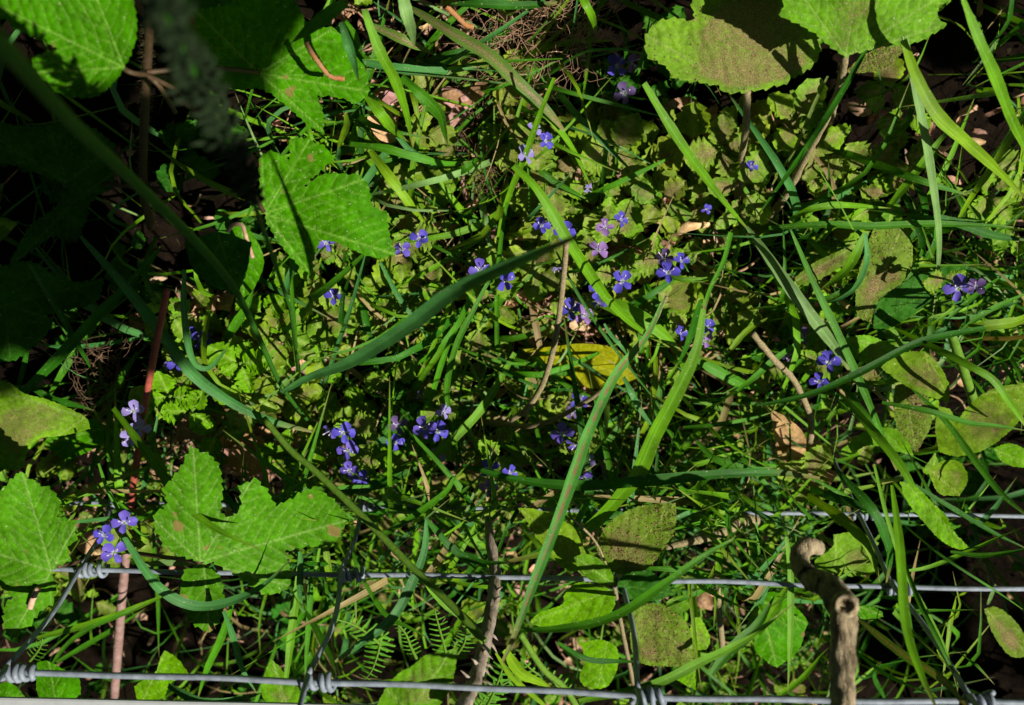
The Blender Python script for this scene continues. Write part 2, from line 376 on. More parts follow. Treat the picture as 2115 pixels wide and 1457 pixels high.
def lathe(profile, n=8):
    pr = np.asarray(profile, float); g = np.linspace(0, 2 * math.pi, n, endpoint=False)
    v = np.stack([pr[:, :1] * np.cos(g), pr[:, :1] * np.sin(g), np.repeat(pr[:, 1:], n, 1)], -1).reshape(-1, 3)
    return v, grid_faces(len(pr), n, True)
_v, _f = lathe([(.02, -.5), (.16, -.36), (.22, -.12), (.14, .06), (.02, .13)]); CALM = proto('flower', _v, _f, 0., GRST)
STM = []
for sg in (-1, 1):
    mb = MB(); tube(mb, spline([(sg * .08, .05, .1), (sg * .3, .12, .5), (sg * .42, .2, .85)], 6), [.025, .025, .025, .03, .075, .05], 6)
    o = mb.build('stamen', STAM, None, (0, 0, 0)); STM.append(o.data); bpy.data.objects.remove(o)
def flower(root, pos, col, s, n, spin):
    R = frame(n, (math.cos(spin), math.sin(spin), 0))
    f = place('flower', CALM, root, pos, R, s)
    for k, me in enumerate(PETM[col]):
        o = bpy.data.objects.new('petal', me); SC.collection.objects.link(o); o.parent = f
        q = RNG.normal(0, .17, 3); o.rotation_euler = q * np.array([1, 1, .6])
    for me in STM:
        o = bpy.data.objects.new('stamen', me); SC.collection.objects.link(o); o.parent = f
def tocam(p): return nrm(CAM - np.asarray(p))
def speedwell(label, fl, z=.085, leaves=6, lm=None, ls=.016, base=None):
    z += .005; pts = [P(x, y, z + dz) for x, y, c, s, *r in fl for dz in [RNG.uniform(-.006, .006)]]
    top = np.mean(pts, 0); b = np.array([top[0] + RNG.normal(0, .012), top[1] - .01 + RNG.normal(0, .012), .012]) if base is None else P(*base)
    root = thing('speedwell', b, label, 'flower', 'speedwells in flower among the grass')
    mb = MB(); hub = top - np.array([0, 0, .014])
    main = spline([b, b * .6 + hub * .4 + RNG.normal(0, .004, 3), hub], 14); tube(mb, main, np.linspace(.0010, .0007, 14), 6)
    for (x, y, c, s, *r), p in zip(fl, pts):
        tube(mb, spline([main[-3], (hub + p) / 2 + np.array([0, 0, -.003]), p], 7), .00045, 5)
    mb.build('stem', GRST, root)
    for (x, y, c, s, *r), p in zip(fl, pts):
        tl = np.array(r[0]) if r else RNG.normal(0, .85, 2)
        n = tocam(p) * .8 + np.array([0, 0, .25]) + np.array([tl[0], tl[1], 0]) + SUND * .15
        flower(root, p, c, s * depth(p) / FPX * .51, n, RNG.normal(0, .5))
    a0 = RNG.uniform(0, 6.28)
    for i in range(leaves):
        f = .25 + .6 * (i // 2) / max(1, (leaves - 1) // 2); k = main[int(f * 13)]
        a = a0 + (i // 2) * 1.57 + (i % 2) * math.pi + RNG.normal(0, .2)
        h = np.array([math.cos(a), math.sin(a), .05]); n = np.array([-h[0] * .35, -h[1] * .35, 1]) + RNG.normal(0, .18, 3)
        place('leaf', SLM[lm or ('smalldusty' if RNG.random() < .55 else 'small')][i % 3], root, k, frame(n, h), ls / .022 * RNG.uniform(.75, 1.2))
def seedling(label, px, py, z, mat, sizes, a0=0., name='seedling', cat='seedling'):
    """a low plant: short stem with a few toothed leaves spreading from it"""
    c = P(px, py, z); root = thing(name, (c[0], c[1], .01), label, cat, 'leafy seedlings in the ground cover')
    mb = MB(); tube(mb, spline([np.array([c[0], c[1], .005]), c], 5), .0009, 6); mb.build('stem', GRST, root)
    for i, s in enumerate(sizes):
        a = a0 + i * (2.4 if len(sizes) > 4 else 6.28 / len(sizes)) + RNG.normal(0, .15); h = np.array([math.cos(a), math.sin(a), .1])
        place('leaf', SLM[mat][i % 3], root, c + h * .003 + np.array([0, 0, -.002 * (i // 2)]), frame(np.array([-h[0] * .3, -h[1] * .3, 1]) + RNG.normal(0, .12, 3), h), s * .84 / .022)
def hairs(parent, pts, r, n, ln=.003, seed=3):
    mb = MB(); q = np.random.default_rng(seed); p = spline(pts, 200); T = nrm(np.gradient(p, axis=0)); rr = np.interp(np.linspace(0, 1, 200), np.linspace(0, 1, len(np.atleast_1d(r))), np.atleast_1d(r))
    for _ in range(n):
        i = q.integers(2, 198); d = nrm(np.cross(T[i], q.normal(size=3))); b = p[i] + d * rr[i] * .95; L = ln * q.uniform(.5, 1.2); s = T[i] * .00009
        mb.add([b - s, b + s, b + d * L + T[i] * L * q.normal(0, .25)], [(0, 1, 2)])
    o = mb.build('hairs', HAIR, parent); tag(o, kind='stuff')
def stem_thing(name, label, cat, pts, z0, z1, arch, wpx, mat, hair=0, wob=.04, n=40, wpx1=None, group=None, seed=1, hl=.003):
    p = path(pts, z0, z1, arch, n); d = depth(p); ww = np.linspace(wpx, wpx1 or wpx, n); r = ww * .5 * d / FPX
    root = thing(name, p[-1], label, cat, group); mb = MB(); tube(mb, p, r, 10, wob=wob, seed=seed); mb.build('stem', mat, root)
    if hair: hairs(root, p, r, hair, hl, seed)
    return root, p
def blade(label, mat, wpx, z0, z1, arch, roll, *xy, kind='tip', fold=.28, group='single grass blades', n=40, parent=None, name='grass_blade'):
    pts = list(zip(xy[::2], xy[1::2])); p = path(pts, z0, z1, arch, n); t = np.linspace(0, 1, n)
    hw = prof(t, kind) * wpx * .43 * depth(p) / FPX * (1 + .05 * np.sin(t * 23 + wpx) + .03 * np.sin(t * 61 + xy[0])); mb = MB(); q_ = np.random.default_rng(int(xy[0] * 7 + xy[1])); p = p + .0006 * np.sin(t[:, None] * q_.uniform(3, 8, 3) + q_.uniform(0, 6, 3))
    r = np.linspace(roll, roll + .35 * math.sin(wpx * 7 + xy[0]), n)
    ribbon(mb, p, hw, r, fold)
    o = mb.build(name, BL[mat], parent, p[0] if parent is None else None)
    if parent is None: tag(o, label, 'grass blade', group)
    return o
# ---------------------------------------------------------------- ground
gq = np.sinh(np.linspace(-5.2, 5.2, 261)) ; gq = gq / gq[-1] * 14
GX, GY = np.meshgrid(gq, gq - .05, indexing='ij'); fl_ = np.stack([GX.ravel(), GY.ravel()], 1)
def low(x, y):
    a = np.clip((-.20 - y) / .12, 0, 1); a = a * a * (3 - 2 * a)
    return -.085 * a - .05 * np.exp(-(((x - .34) / .16) ** 2 + ((y + .38) / .14) ** 2)) - .03 * np.exp(-(((x - .08) / .04) ** 2 + ((y - .0) / .05) ** 2))
def PG(px, py, dz):
    p = P(px, py, dz)
    for _ in range(3): p = P(px, py, float(low(p[0], p[1])) + dz)
    return p
gz = .006 * wavy(fl_, 1, .11) + .004 * wavy(fl_, 2, .03) + .012 * wavy(fl_, 3, .6) - .012 + low(fl_[:, 0], fl_[:, 1])

gm = MB(); gm.add(np.c_[fl_, gz], grid_faces(261, 261)); tag(gm.build('ground', SOIL, None, (0, 0, 0)), kind='structure')

# ---------------------------------------------------------------- fence
YF = -.268
def F3(px, py, dy=0.):
    d = FW + (px - CX) / FPX * RT + (CY - py) / FPX * UP; return CAM + d * ((YF + dy) / d[1])
fence = thing('wire_fence', (0, YF, 0), 'galvanised stock fence of wires tied by coiled knots', 'fence')
rows = [[(-3300, 1250), (-300, 1374), (30, 1390), (300, 1396), (650, 1409), (1060, 1423), (1330, 1439), (1700, 1447), (2015, 1450), (2400, 1456), (6000, 1520)],
        [(-2800, 1120), (-200, 1168), (185, 1178), (460, 1183), (720, 1187), (1010, 1191), (1290, 1199), (1500, 1202), (1690, 1209), (1850, 1213), (2115, 1217), (2400, 1222), (5200, 1268)],
        [(-2400, 1010), (-100, 1036), (240, 1040), (500, 1043), (757, 1046), (1010, 1050), (1267, 1056), (1560, 1060), (1777, 1062), (2115, 1066), (2400, 1070), (4800, 1100)]]
WR = .0015
R3 = []
for r in rows:
    p = spline([F3(x, y) for x, y in r], 240); mb = MB(); p = p + np.c_[np.zeros(240), np.zeros(240), .0005 * np.sin(np.linspace(0, 160, 240) + r[0][1])]; tube(mb, p, WR, 10); mb.build('line_wire', WIRE, fence); R3.append(p)
def knot(px, py):
    c = F3(px, py); mb = MB(); t = np.linspace(0, 1, 74); a = 2 * math.pi * RNG.uniform(3.4, 4.4) * t + RNG.uniform(0, 2)
    k = RNG.uniform(.0132, .0155) * (t - .35) + .0007 * np.sin(t * 9 + px); rr = .0031 + .0004 * np.sin(t * 7 + px) + .0006 * t ** 6
    tube(mb, np.stack([c[0] + k, c[1] + rr * np.cos(a), c[2] + rr * np.sin(a)], 1), .00135, 8); mb.build('knot', WIRE, fence)
    return c
K1 = [knot(30, 1390), knot(650, 1409), knot(1330, 1439), knot(2012, 1450)]
K2 = [knot(182, 1178), knot(717, 1187), knot(1290, 1199), knot(1848, 1213)]
K3 = [knot(240, 1040), knot(757, 1046), knot(1267, 1056), knot(1777, 1062)]
off = np.array([-.003, .0035, 0])
for i in range(4):
    for a, b in ((K1[i], K2[i]), (K2[i], K3[i])):
        mb = MB(); m = (a + b) / 2 + np.array([RNG.normal(0, .0012), .002, 0]); tube(mb, spline([a + off, m, b + off], 14), WR * .92, 9); mb.build('stay_wire', WIRE, fence)
    a = K1[i]; d = (a - K2[i]); mb = MB(); tube(mb, spline([a + off, a + d * .6 + off + np.array([.002, 0, 0]), a + d * 1.1 + off], 8), WR * .92, 9); mb.build('stay_wire', WIRE, fence)
    a = K3[i]; d = (a - K2[i]); mb = MB(); tube(mb, spline([a + off, a + d * .5 + off, a + d * .98 + off], 8), WR * .92, 9); mb.build('stay_wire', WIRE, fence)


# board at the lower left corner
a, b = P(-500, 1433, .252), P(800, 1460, .252)
mb = MB(); ax = nrm(b - a); sd = np.array([ax[1], -ax[0], 0]) if True else 0
sd = sd if sd[1] < 0 else -sd
pr = [(0, -.0005), (.0008, 0), (.013, 0), (.0138, -.0005), (.0138, -.0016), (0, -.0016)]
v = [e + sd * q + np.array([0, 0, h]) for e in (a, b) for q, h in pr]
mb.add(v, grid_faces(2, 6, True) + [tuple(range(6))[::-1], tuple(range(6, 12))])
tag(mb.build('board', WOODW, smooth=False), 'pale grey board edge crossing the bottom left corner below the wire', 'board')

# ---------------------------------------------------------------- sticks and woody stems
sx = [(1742, 1560), (1742, 1457), (1740, 1380), (1741, 1300), (1739, 1250), (1712, 1213), (1676, 1196), (1655, 1172), (1652, 1145), (1668, 1128), (1692, 1132)]
sz = [.335, .325, .315, .305, .298, .285, .272, .262, .255, .25, .246]; sw = [50, 50, 50, 52, 60, 54, 46, 40, 38, 38, 30]
q = spline(np.c_[sx, sz, sw], 90); p = P(q[:, 0], q[:, 1], q[:, 2]); rr = q[:, 3] * .5 * depth(p) / FPX
st = thing('stick', p[0], 'bare brown stick with a hooked end and cut knot, lower right', 'stick')
mb = MB(); th = np.linspace(0, 2 * math.pi, 20, endpoint=False); T = nrm(np.gradient(p, axis=0)); s_ = nrm(np.cross(T, [.2, .1, .97])); u_ = np.cross(s_, T)
nz = 1 + .05 * np.sin(th[None] * 3 + np.arange(90)[:, None] * .13) + .035 * RNG.normal(size=(90, 20)) + .05 * np.sin(np.arange(90)[:, None] * .55 + th[None] * 2)
vv = p[:, None] + (rr[:, None] * nz)[..., None] * (np.cos(th)[None, :, None] * s_[:, None] + np.sin(th)[None, :, None] * u_[:, None])
mb.add(vv.reshape(-1, 3), grid_faces(90, 20, True) + [tuple(range(20))[::-1], tuple(89 * 20 + k for k in range(20))]); mb.build('stem', BARK, st)
c = P(1746, 1250, .303); n = tocam(c); R = frame(n, (1, 0, 0)); kv, kf = lathe([(.0001, .0038), (.0022, .0034), (.0030, .0052), (.0040, .0054), (.0049, .0030), (.0056, -.004)], 16)
mb = MB(); mb.add(c + (kv * (1 + .06 * RNG.normal(size=(len(kv), 1)))) @ R.T, kf); kn = mb.build('knot', CUT, st)

bp = [(945, 1480), (965, 1440), (985, 1395), (1000, 1330), (1012, 1275), (1020, 1225), (1021, 1175), (1012, 1115), (1008, 1070)]
bz = np.linspace(.285, .13, 9); q = spline(np.c_[bp, bz, [34, 32, 30, 28, 27, 26, 24, 19, 15]], 60); p = P(q[:, 0], q[:, 1], q[:, 2]); rr = q[:, 3] * .5 * depth(p) / FPX
br = thing('bramble', p[0], 'grey brown thorny bramble stem rising past the wire, bottom centre', 'bramble')
mb = MB(); tube(mb, p, rr, 12, wob=.09, seed=4); mb.build('stem', THORNS, br)
for i in range(22):
    k = RNG.integers(4, 58); T = nrm(p[k + 1] - p[k]); d = nrm(np.cross(T, RNG.normal(size=3))); e = p[k] + d * rr[k] * .8
    mb = MB(); L = RNG.uniform(.004, .0085); tube(mb, np.array([e, e + d * L * .5 - T * L * .1, e + d * L - T * L * .35]), [.0013, .0007, .00008], 6); mb.build('thorn', THORNS, br)

# red hairy stem with its three maple-shaped leaves
rp = [(236, 1440), (243, 1350), (255, 1200), (266, 1100), (275, 1000), (290, 905), (304, 810), (322, 715), (345, 600)]
p = path(rp, .06, .16, .0, 60); d = depth(p)
rd = thing('bramble_shoot', p[0], 'red hairy shoot with three broad toothed green leaves, lower left', 'bramble')
mb = MB(); tube(mb, p[24:], 14 * .5 * d[24:] / FPX, 10, wob=.05); mb.build('stem', REDST, rd)
mb = MB(); tube(mb, p[:25], 18 * .5 * d[:25] / FPX, 10, wob=.05); mb.build('lower_stem', PINKST, rd)
hairs(rd, p, d * 8 / FPX, 420, .0032, 8)
for nm, pp, z0, z1 in (('petiole', [(262, 1140), (200, 1152), (120, 1170)], .12, .19), ('petiole', [(262, 1140), (330, 1150), (413, 1161)], .12, .19)):
    q = path(pp, z0, z1, 0, 16); mb = MB(); tube(mb, q, .0013, 8); mb.build(nm, DKST, rd); hairs(rd, q, .0013, 90, .0022, 9)
leaf('leaf', [(0, 1014), (23, 991), (43, 971), (63, 991), (100, 1008), (123, 1031), (120, 1068), (157, 1078), (158, 1111), (143, 1131), (147, 1158), (117, 1171), (105, 1185), (117, 1211), (110, 1244), (83, 1264), (57, 1298), (20, 1324), (7, 1291), (10, 1251), (27, 1231), (0, 1214), (-60, 1200), (-90, 1100), (-40, 1050)],
     (105, 1180), [(45, 975), (155, 1085), (20, 1318), (-80, 1120)], .195, 'sycamore', rd, tilt=(-.02, -.02), wav=.009, seed=3, teeth=9, tp=19)
leaf('leaf', [(413, 1161), (360, 1144), (330, 1114), (317, 1081), (317, 1061), (347, 1044), (337, 1011), (367, 974), (395, 922), (440, 945), (455, 970), (460, 1021), (455, 1060), (484, 1068), (497, 1044), (493, 1004), (530, 988), (548, 1008), (570, 1045), (600, 1030), (647, 1004), (683, 1028), (703, 1048), (720, 1071), (703, 1104), (683, 1128), (630, 1131), (590, 1140), (600, 1180), (606, 1211), (563, 1228), (530, 1220), (490, 1192), (450, 1168)],
     (413, 1161), [(398, 926), (520, 992), (715, 1075), (603, 1212), (318, 1075)], .195, 'sycamore', rd, tilt=(-.02, -.02), wav=.009, seed=4, teeth=9, tp=19)
leaf('leaf', [(420, 1165), (385, 1178), (372, 1210), (380, 1265), (405, 1292), (433, 1310), (460, 1272), (463, 1225), (450, 1185)], (420, 1165), [(432, 1306)], .182, 'sycamore', rd, tilt=(0, -.05), seed=5, teeth=9, tp=19)

# left plant: hairy upright stem, big lobed leaves, most of them in the shade
hp = [(318, -60), (312, 0), (303, 150), (296, 300), (297, 400), (312, 470)]
p = path(hp, .26, .09, 0, 50); d = depth(p)
lp = thing('hogweed', p[-1], 'tall plant with hairy dark stem and large lobed leaves, upper left', 'plant')
mb = MB(); tube(mb, p, np.linspace(20, 17, 50) * .5 * d / FPX, 10, wob=.04); mb.build('stem', DKST, lp); hairs(lp, p, 11 * d / FPX, 700, .0027, 12)
for pp, z0, z1 in (([(303, 155), (270, 150), (240, 132)], .2, .21), ([(303, 155), (330, 180), (362, 232)], .2, .17), ([(298, 380), (330, 398), (358, 402)], .12, .12), ([(305, 155), (420, 230), (545, 438)], .2, .165), ([(303, 150), (420, 140), (535, 150)], .2, .15), ([(300, 390), (210, 380), (135, 385)], .12, .1)):
    q = path(pp, z0, z1, .01, 14); mb = MB(); tube(mb, q, .0012, 7); mb.build('petiole', DKST, lp)
leaf('leaf', [(-40, -30), (120, -60), (273, -20), (283, 67), (262, 130), (233, 173), (197, 200), (133, 198), (93, 167), (67, 133), (70, 117), (117, 100), (83, 83), (30, 60), (13, 43), (-30, 33)], (255, 140), [(-30, 0), (80, 150), (180, -50)], .235, 'maple', lp, tilt=(-.03, -.03), seed=6)
leaf('leaf', [(640, 60), (690, 55), (722, 50), (742, 100), (762, 188), (735, 215), (700, 203), (655, 198), (668, 235), (670, 277), (640, 262), (580, 210), (540, 185), (470, 182), (400, 130), (350, 60), (370, 0), (470, -30), (600, -20)], (535, 152), [(765, 190), (668, 272), (700, 52), (400, 20)], .15, 'maple', lp, tilt=(-.02, -.03), seed=7)
leaf('leaf', [(545, 442), (536, 380), (535, 325), (560, 312), (598, 330), (597, 290), (640, 283), (648, 296), (667, 300), (692, 327), (668, 348), (625, 388), (668, 360), (720, 360), (748, 362), (765, 395), (767, 425), (800, 440), (802, 472), (818, 528), (790, 532), (750, 525), (690, 500), (660, 497), (650, 530), (640, 570), (600, 532), (565, 485)],
     (545, 442), [(640, 286), (760, 368), (816, 526), (638, 562), (540, 325)], .165, 'maple', lp, tilt=(-.02, -.025), wav=.006, seed=8)
leaf('leaf', [(470, 480), (500, 458), (530, 495), (545, 545), (522, 600), (500, 617), (480, 582), (467, 525)], (500, 460), [(502, 612)], .15, 'maple', lp, tilt=(0, -.04), seed=9, teeth=2)
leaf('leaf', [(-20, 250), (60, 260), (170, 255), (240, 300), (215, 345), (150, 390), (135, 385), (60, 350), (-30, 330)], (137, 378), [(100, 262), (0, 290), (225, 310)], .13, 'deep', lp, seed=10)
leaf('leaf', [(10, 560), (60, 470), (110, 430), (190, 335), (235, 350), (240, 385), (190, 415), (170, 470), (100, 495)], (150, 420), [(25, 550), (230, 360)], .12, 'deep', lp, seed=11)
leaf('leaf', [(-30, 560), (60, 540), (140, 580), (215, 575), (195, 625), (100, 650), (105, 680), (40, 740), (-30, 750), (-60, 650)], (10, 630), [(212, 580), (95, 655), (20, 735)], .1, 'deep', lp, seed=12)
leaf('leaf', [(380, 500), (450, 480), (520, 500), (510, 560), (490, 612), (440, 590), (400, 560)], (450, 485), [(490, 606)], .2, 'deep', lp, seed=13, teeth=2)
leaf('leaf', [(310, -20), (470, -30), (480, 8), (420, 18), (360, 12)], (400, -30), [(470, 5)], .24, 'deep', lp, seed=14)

# tall grass: blurred culm near the lens, its two blades, and the seed head beside it
p = path([(-60, 25), (60, 155), (140, 245), (250, 350), (400, 495), (480, 590), (530, 688), (583, 800), (655, 893)], .455, .06, .03, 80); d = depth(p)
tg = thing('tall_grass', p[-1], 'tall grass culm leaning across the upper left, with a long blade to the right', 'grass')
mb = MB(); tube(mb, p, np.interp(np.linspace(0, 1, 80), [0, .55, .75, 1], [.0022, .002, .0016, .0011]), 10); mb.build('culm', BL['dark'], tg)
blade('', 'cool', 40, .12, .36, .01, -.35, 583, 812, 640, 780, 720, 750, 830, 680, 940, 595, 1060, 540, 1195, 488, kind='both', parent=tg, name='blade', fold=.4)
blade('', 'cool', 32, .13, .1, .02, -.1, 170, 490, 260, 592, 340, 695, 400, 772, 480, 830, 560, 868, 645, 893, kind='both', parent=tg, name='blade')
p = path([(330, 10), (370, 90), (425, 200), (480, 310), (525, 420)], .44, .33, 0, 90); d = depth(p)
sh = thing('seed_head', p[-1], 'dark blurred bushy grass seed head hanging near the lens, upper left', 'seed head')
mb = MB(); tube(mb, np.vstack([p, P(560, 520, .28)[None], P(600, 640, .2)[None], P(620, 800, .05)[None]]), .0009, 7); mb.build('stalk', BL['dark'], sh)
mb = MB()
for i in range(520):
    k = RNG.integers(0, 88); t = k / 89; env = 44 * (.55 + .45 * math.sin(math.pi * min(1, t * 1.05))) * d[k] / FPX * (.75 + .4 * math.sin(t * 21))
    dv = nrm(RNG.normal(size=3)); e = p[k] + dv * env * RNG.uniform(.1, 1); T = nrm(p[k + 1] - p[k])
    L = RNG.uniform(.0025, .0045); tube(mb, np.array([e, e + (dv - T) * L * .4, e + (dv - T) * L]), [.0004, .0009, .0001], 5)
mb.build('spikelets', SEED, sh)
# ---------------------------------------------------------------- dusty lobed leaves, upper right
def lobed(label, stem, sz0, sz1, wpx, outline, base, tips, z, mat, seed, **k):
    root, p = stem_thing('mallow_leaf', label, 'leaf', stem, sz0, sz1, 0, wpx, TANST, hair=320, wob=.1, seed=seed, hl=.0018)
    leaf('leaf', outline, base, tips, z, mat, root, seed=seed, **k)
lobed('broad round-toothed dusty leaf on a tan furry stalk, left of the topmost right leaf', [(1543, 188), (1541, 260), (1530, 340), (1522, 425)], .115, .03, 15,
      [(1545, 190), (1500, 192), (1475, 176), (1430, 170), (1388, 160), (1378, 140), (1342, 120), (1331, 92), (1342, 60), (1365, 42), (1400, 38), (1438, 46), (1428, 10), (1440, -30), (1600, -60), (1650, -10), (1690, 40), (1695, 100), (1680, 135), (1640, 162), (1610, 178)],
      (1543, 190), [(1336, 75), (1560, -50), (1692, 80)], .12, 'dusty', 21, tilt=(-.04, -.03), wav=.005, teeth=8, tp=22, vw=1.3)
lobed('large bright folded leaf with toothed edge at the top right on a hairy stalk', [(1745, 120), (1733, 183), (1697, 265), (1668, 317), (1625, 400), (1575, 470)], .155, .03, 15,
      [(1748, 118), (1720, 101), (1680, 68), (1650, 52), (1625, 40), (1606, 32), (1618, 12), (1612, -40), (1800, -90), (1950, -50), (1962, 2), (1940, 15), (1937, 38), (1957, 52), (1930, 70), (1895, 88), (1870, 93), (1820, 97), (1790, 106), (1765, 110)],
      (1746, 116), [(1640, -30), (1775, -70), (1945, -10), (1940, 55)], .16, 'dull', 22, tilt=(-.03, -.05), wav=.006, teeth=6, tp=19, vw=1.4)
lobed('small dusty leaf half hidden under the large top right leaf', [(1740, 150), (1720, 240), (1690, 330)], .1, .03, 9,
      [(1745, 150), (1780, 118), (1820, 98), (1868, 92), (1860, 112), (1830, 140), (1790, 150)], (1748, 150), [(1862, 96)], .105, 'brown', 23, teeth=2)

# ---------------------------------------------------------------- broad-leaved shrubs
def shrub(label, stems, leaves, base):
    root = thing('leafy_shrub', P(*base), label, 'shrub'); mb = MB()
    for s, z0, z1, w_ in stems:
        q = path(s, z0, z1, 0, 20); tube(mb, q, w_ * .5 * depth(q) / FPX, 8, wob=.05)
    mb.build('stem', TANST, root)
    for i, (o, b, t, z, m, tl) in enumerate(leaves):
        leaf('leaf', o, b, t, z, m, root, tilt=tl, seed=40 + i + len(leaves), teeth=2.8, tp=9, wav=.005, sec=.5, vw=1.2)
c3 = lambda *a: crop(1060, 971, *a); b4 = lambda *a: crop(1585, 486, *a); c4 = lambda *a: crop(1585, 971, *a)
shrub('low shrub with soil-strewn oval leaves fanned round its tip, in front of the wires', [([(1268, 1205), (1285, 1300), (1310, 1420)], .19, .02, 9), ([(1265, 1200), (1230, 1120), (1180, 1070)], .19, .2, 5)],
  [(c3(1005, 200, 1003, 360, 930, 490, 830, 610, 700, 650, 600, 610, 520, 490, 560, 370, 640, 290, 780, 225, 900, 212), c3(610, 640)[0], c3(1000, 205), .185, 'brown', (.03, .05)),
   (c3(25, 235, 150, 245, 300, 310, 410, 380, 440, 480, 510, 520, 400, 625, 300, 600, 220, 500, 150, 430, 90, 320), c3(480, 580)[0], c3(30, 240), .18, 'olive', (.0, -.05)),
   (c3(375, 540, 450, 520, 540, 555, 605, 620, 620, 690, 590, 730, 500, 695, 430, 640), c3(610, 700)[0], c3(380, 540), .2, 'dull', (.02, .0)),
   (c3(650, 690, 700, 645, 800, 628, 900, 660, 1005, 770, 850, 815, 720, 800, 655, 750), c3(630, 710)[0], c3(1000, 768), .195, 'deep', (.0, .08)),
   (c3(97, 945, 170, 880, 300, 835, 320, 770, 380, 705, 450, 698, 560, 722, 635, 770, 620, 860, 540, 935, 400, 980, 220, 985), c3(620, 735)[0], c3(110, 945), .2, 'lime', (-.02, -.04)),
   (c3(725, 980, 740, 870, 870, 822, 990, 870, 1080, 960, 1112, 1070, 1138, 1165, 1110, 1212, 940, 1218, 800, 1200, 735, 1120), c3(690, 760)[0], [c3(1130, 1190)[0]], .175, 'brown', (.02, .03)),
   (c3(420, 1075, 540, 1050, 640, 1100, 650, 1200, 620, 1290, 560, 1352, 440, 1342, 410, 1280, 445, 1180), c3(640, 780)[0], [c3(520, 1345)[0]], .13, 'lime', (0, .0)),
   (c3(1105, 920, 1160, 910, 1220, 1040, 1200, 1110, 1140, 1120, 1095, 1040), c3(1040, 860)[0], [c3(1200, 1100)[0]], .12, 'small', (0, .0)),
   (c3(1010, 1300, 1080, 1230, 1130, 1220, 1130, 1365, 1080, 1340), c3(1130, 1225)[0], [c3(1090, 1350)[0]], .13, 'lime', (0, .0)),
   (c3(850, 900, 990, 790, 1110, 780, 1090, 860, 980, 900), c3(840, 830)[0], [c3(1105, 790)[0]], .12, 'dull', (0, .0))], (1310, 1420, .02))
shrub('low shrub of toothed oval leaves, some soil-strewn, at the right edge', [([(1800, 800), (1850, 850), (1890, 900)], .1, .02, 9), ([(1890, 835), (1960, 850), (2000, 860)], .12, .13, 5)],
  [(b4(640, 0, 690, -90, 800, -60, 880, 0, 900, 150, 850, 280, 690, 400, 640, 540, 560, 500, 545, 380, 560, 250), b4(600, 520)[0], b4(830, -50), .1, 'brown', (.0, .02)),
   (b4(655, 580, 680, 430, 780, 340, 900, 260, 1020, 225, 1120, 190, 1250, 190, 1180, 270, 1020, 400, 890, 500, 760, 575), b4(640, 570)[0], b4(1240, 195), .085, 'deep', (.0, .04)),
   (b4(700, 820, 800, 742, 960, 722, 1060, 800, 1122, 920, 1128, 1036, 1000, 1000, 850, 930), b4(975, 715)[0], [b4(1000, 850)[0], b4(1120, 1020)[0]], .125, 'olive', (.01, .01)),
   (b4(790, 930, 900, 920, 1000, 1020, 1012, 1180, 920, 1345, 820, 1245, 780, 1080), b4(850, 925)[0], [b4(915, 1340)[0]], .1, 'brown', (.0, .0)),
   (b4(1175, 1165, 1250, 1050, 1400, 950, 1589, 915, 1650, 1000, 1589, 1110, 1480, 1235, 1330, 1335, 1170, 1370, 1060, 1340, 1040, 1190, 1060, 1060, 1130, 1080), b4(1060, 1045)[0], b4(1600, 930), .14, 'olive', (.03, .03)),
   (b4(470, 1330, 560, 1240, 680, 1188, 800, 1210, 880, 1300, 905, 1365, 780, 1335, 640, 1300, 530, 1345), b4(905, 1360)[0], b4(475, 1330), .11, 'lime', (-.03, .0)),
   (b4(455, 645, 600, 618, 720, 655, 825, 700, 700, 815, 600, 790, 540, 760), b4(450, 640)[0], b4(820, 700), .08, 'dull', (.0, .0)),
   (c4(818, 70, 920, 100, 1000, 180, 1095, 275, 1165, 390, 1250, 480, 1190, 492, 1085, 445, 960, 315, 860, 185), c4(800, 30)[0], c4(1235, 480), .2, 'lime', (.02, .03)),
   (c4(990, 0, 1100, -60, 1200, -40, 1242, 60, 1190, 162, 1060, 142), c4(990, -10)[0], c4(1190, 155), .16, 'olive', (.0, -.05)),
   (b4(1400, 1320, 1500, 1290, 1600, 1330, 1640, 1420, 1560, 1440, 1450, 1400), b4(1380, 1320)[0], b4(1630, 1420), .1, 'lime', (.0, .0)),
   (b4(1000, 1400, 1040, 1345, 1070, 1440, 1000, 1500, 960, 1460), b4(1010, 1500)[0], b4(1040, 1345), .09, 'small', (.0, .0)),
   (b4(800, 1330, 900, 1380, 960, 1440, 880, 1470, 790, 1420), b4(790, 1330)[0], b4(950, 1440), .07, 'deep', (.0, .0))], (1890, 900, .02))

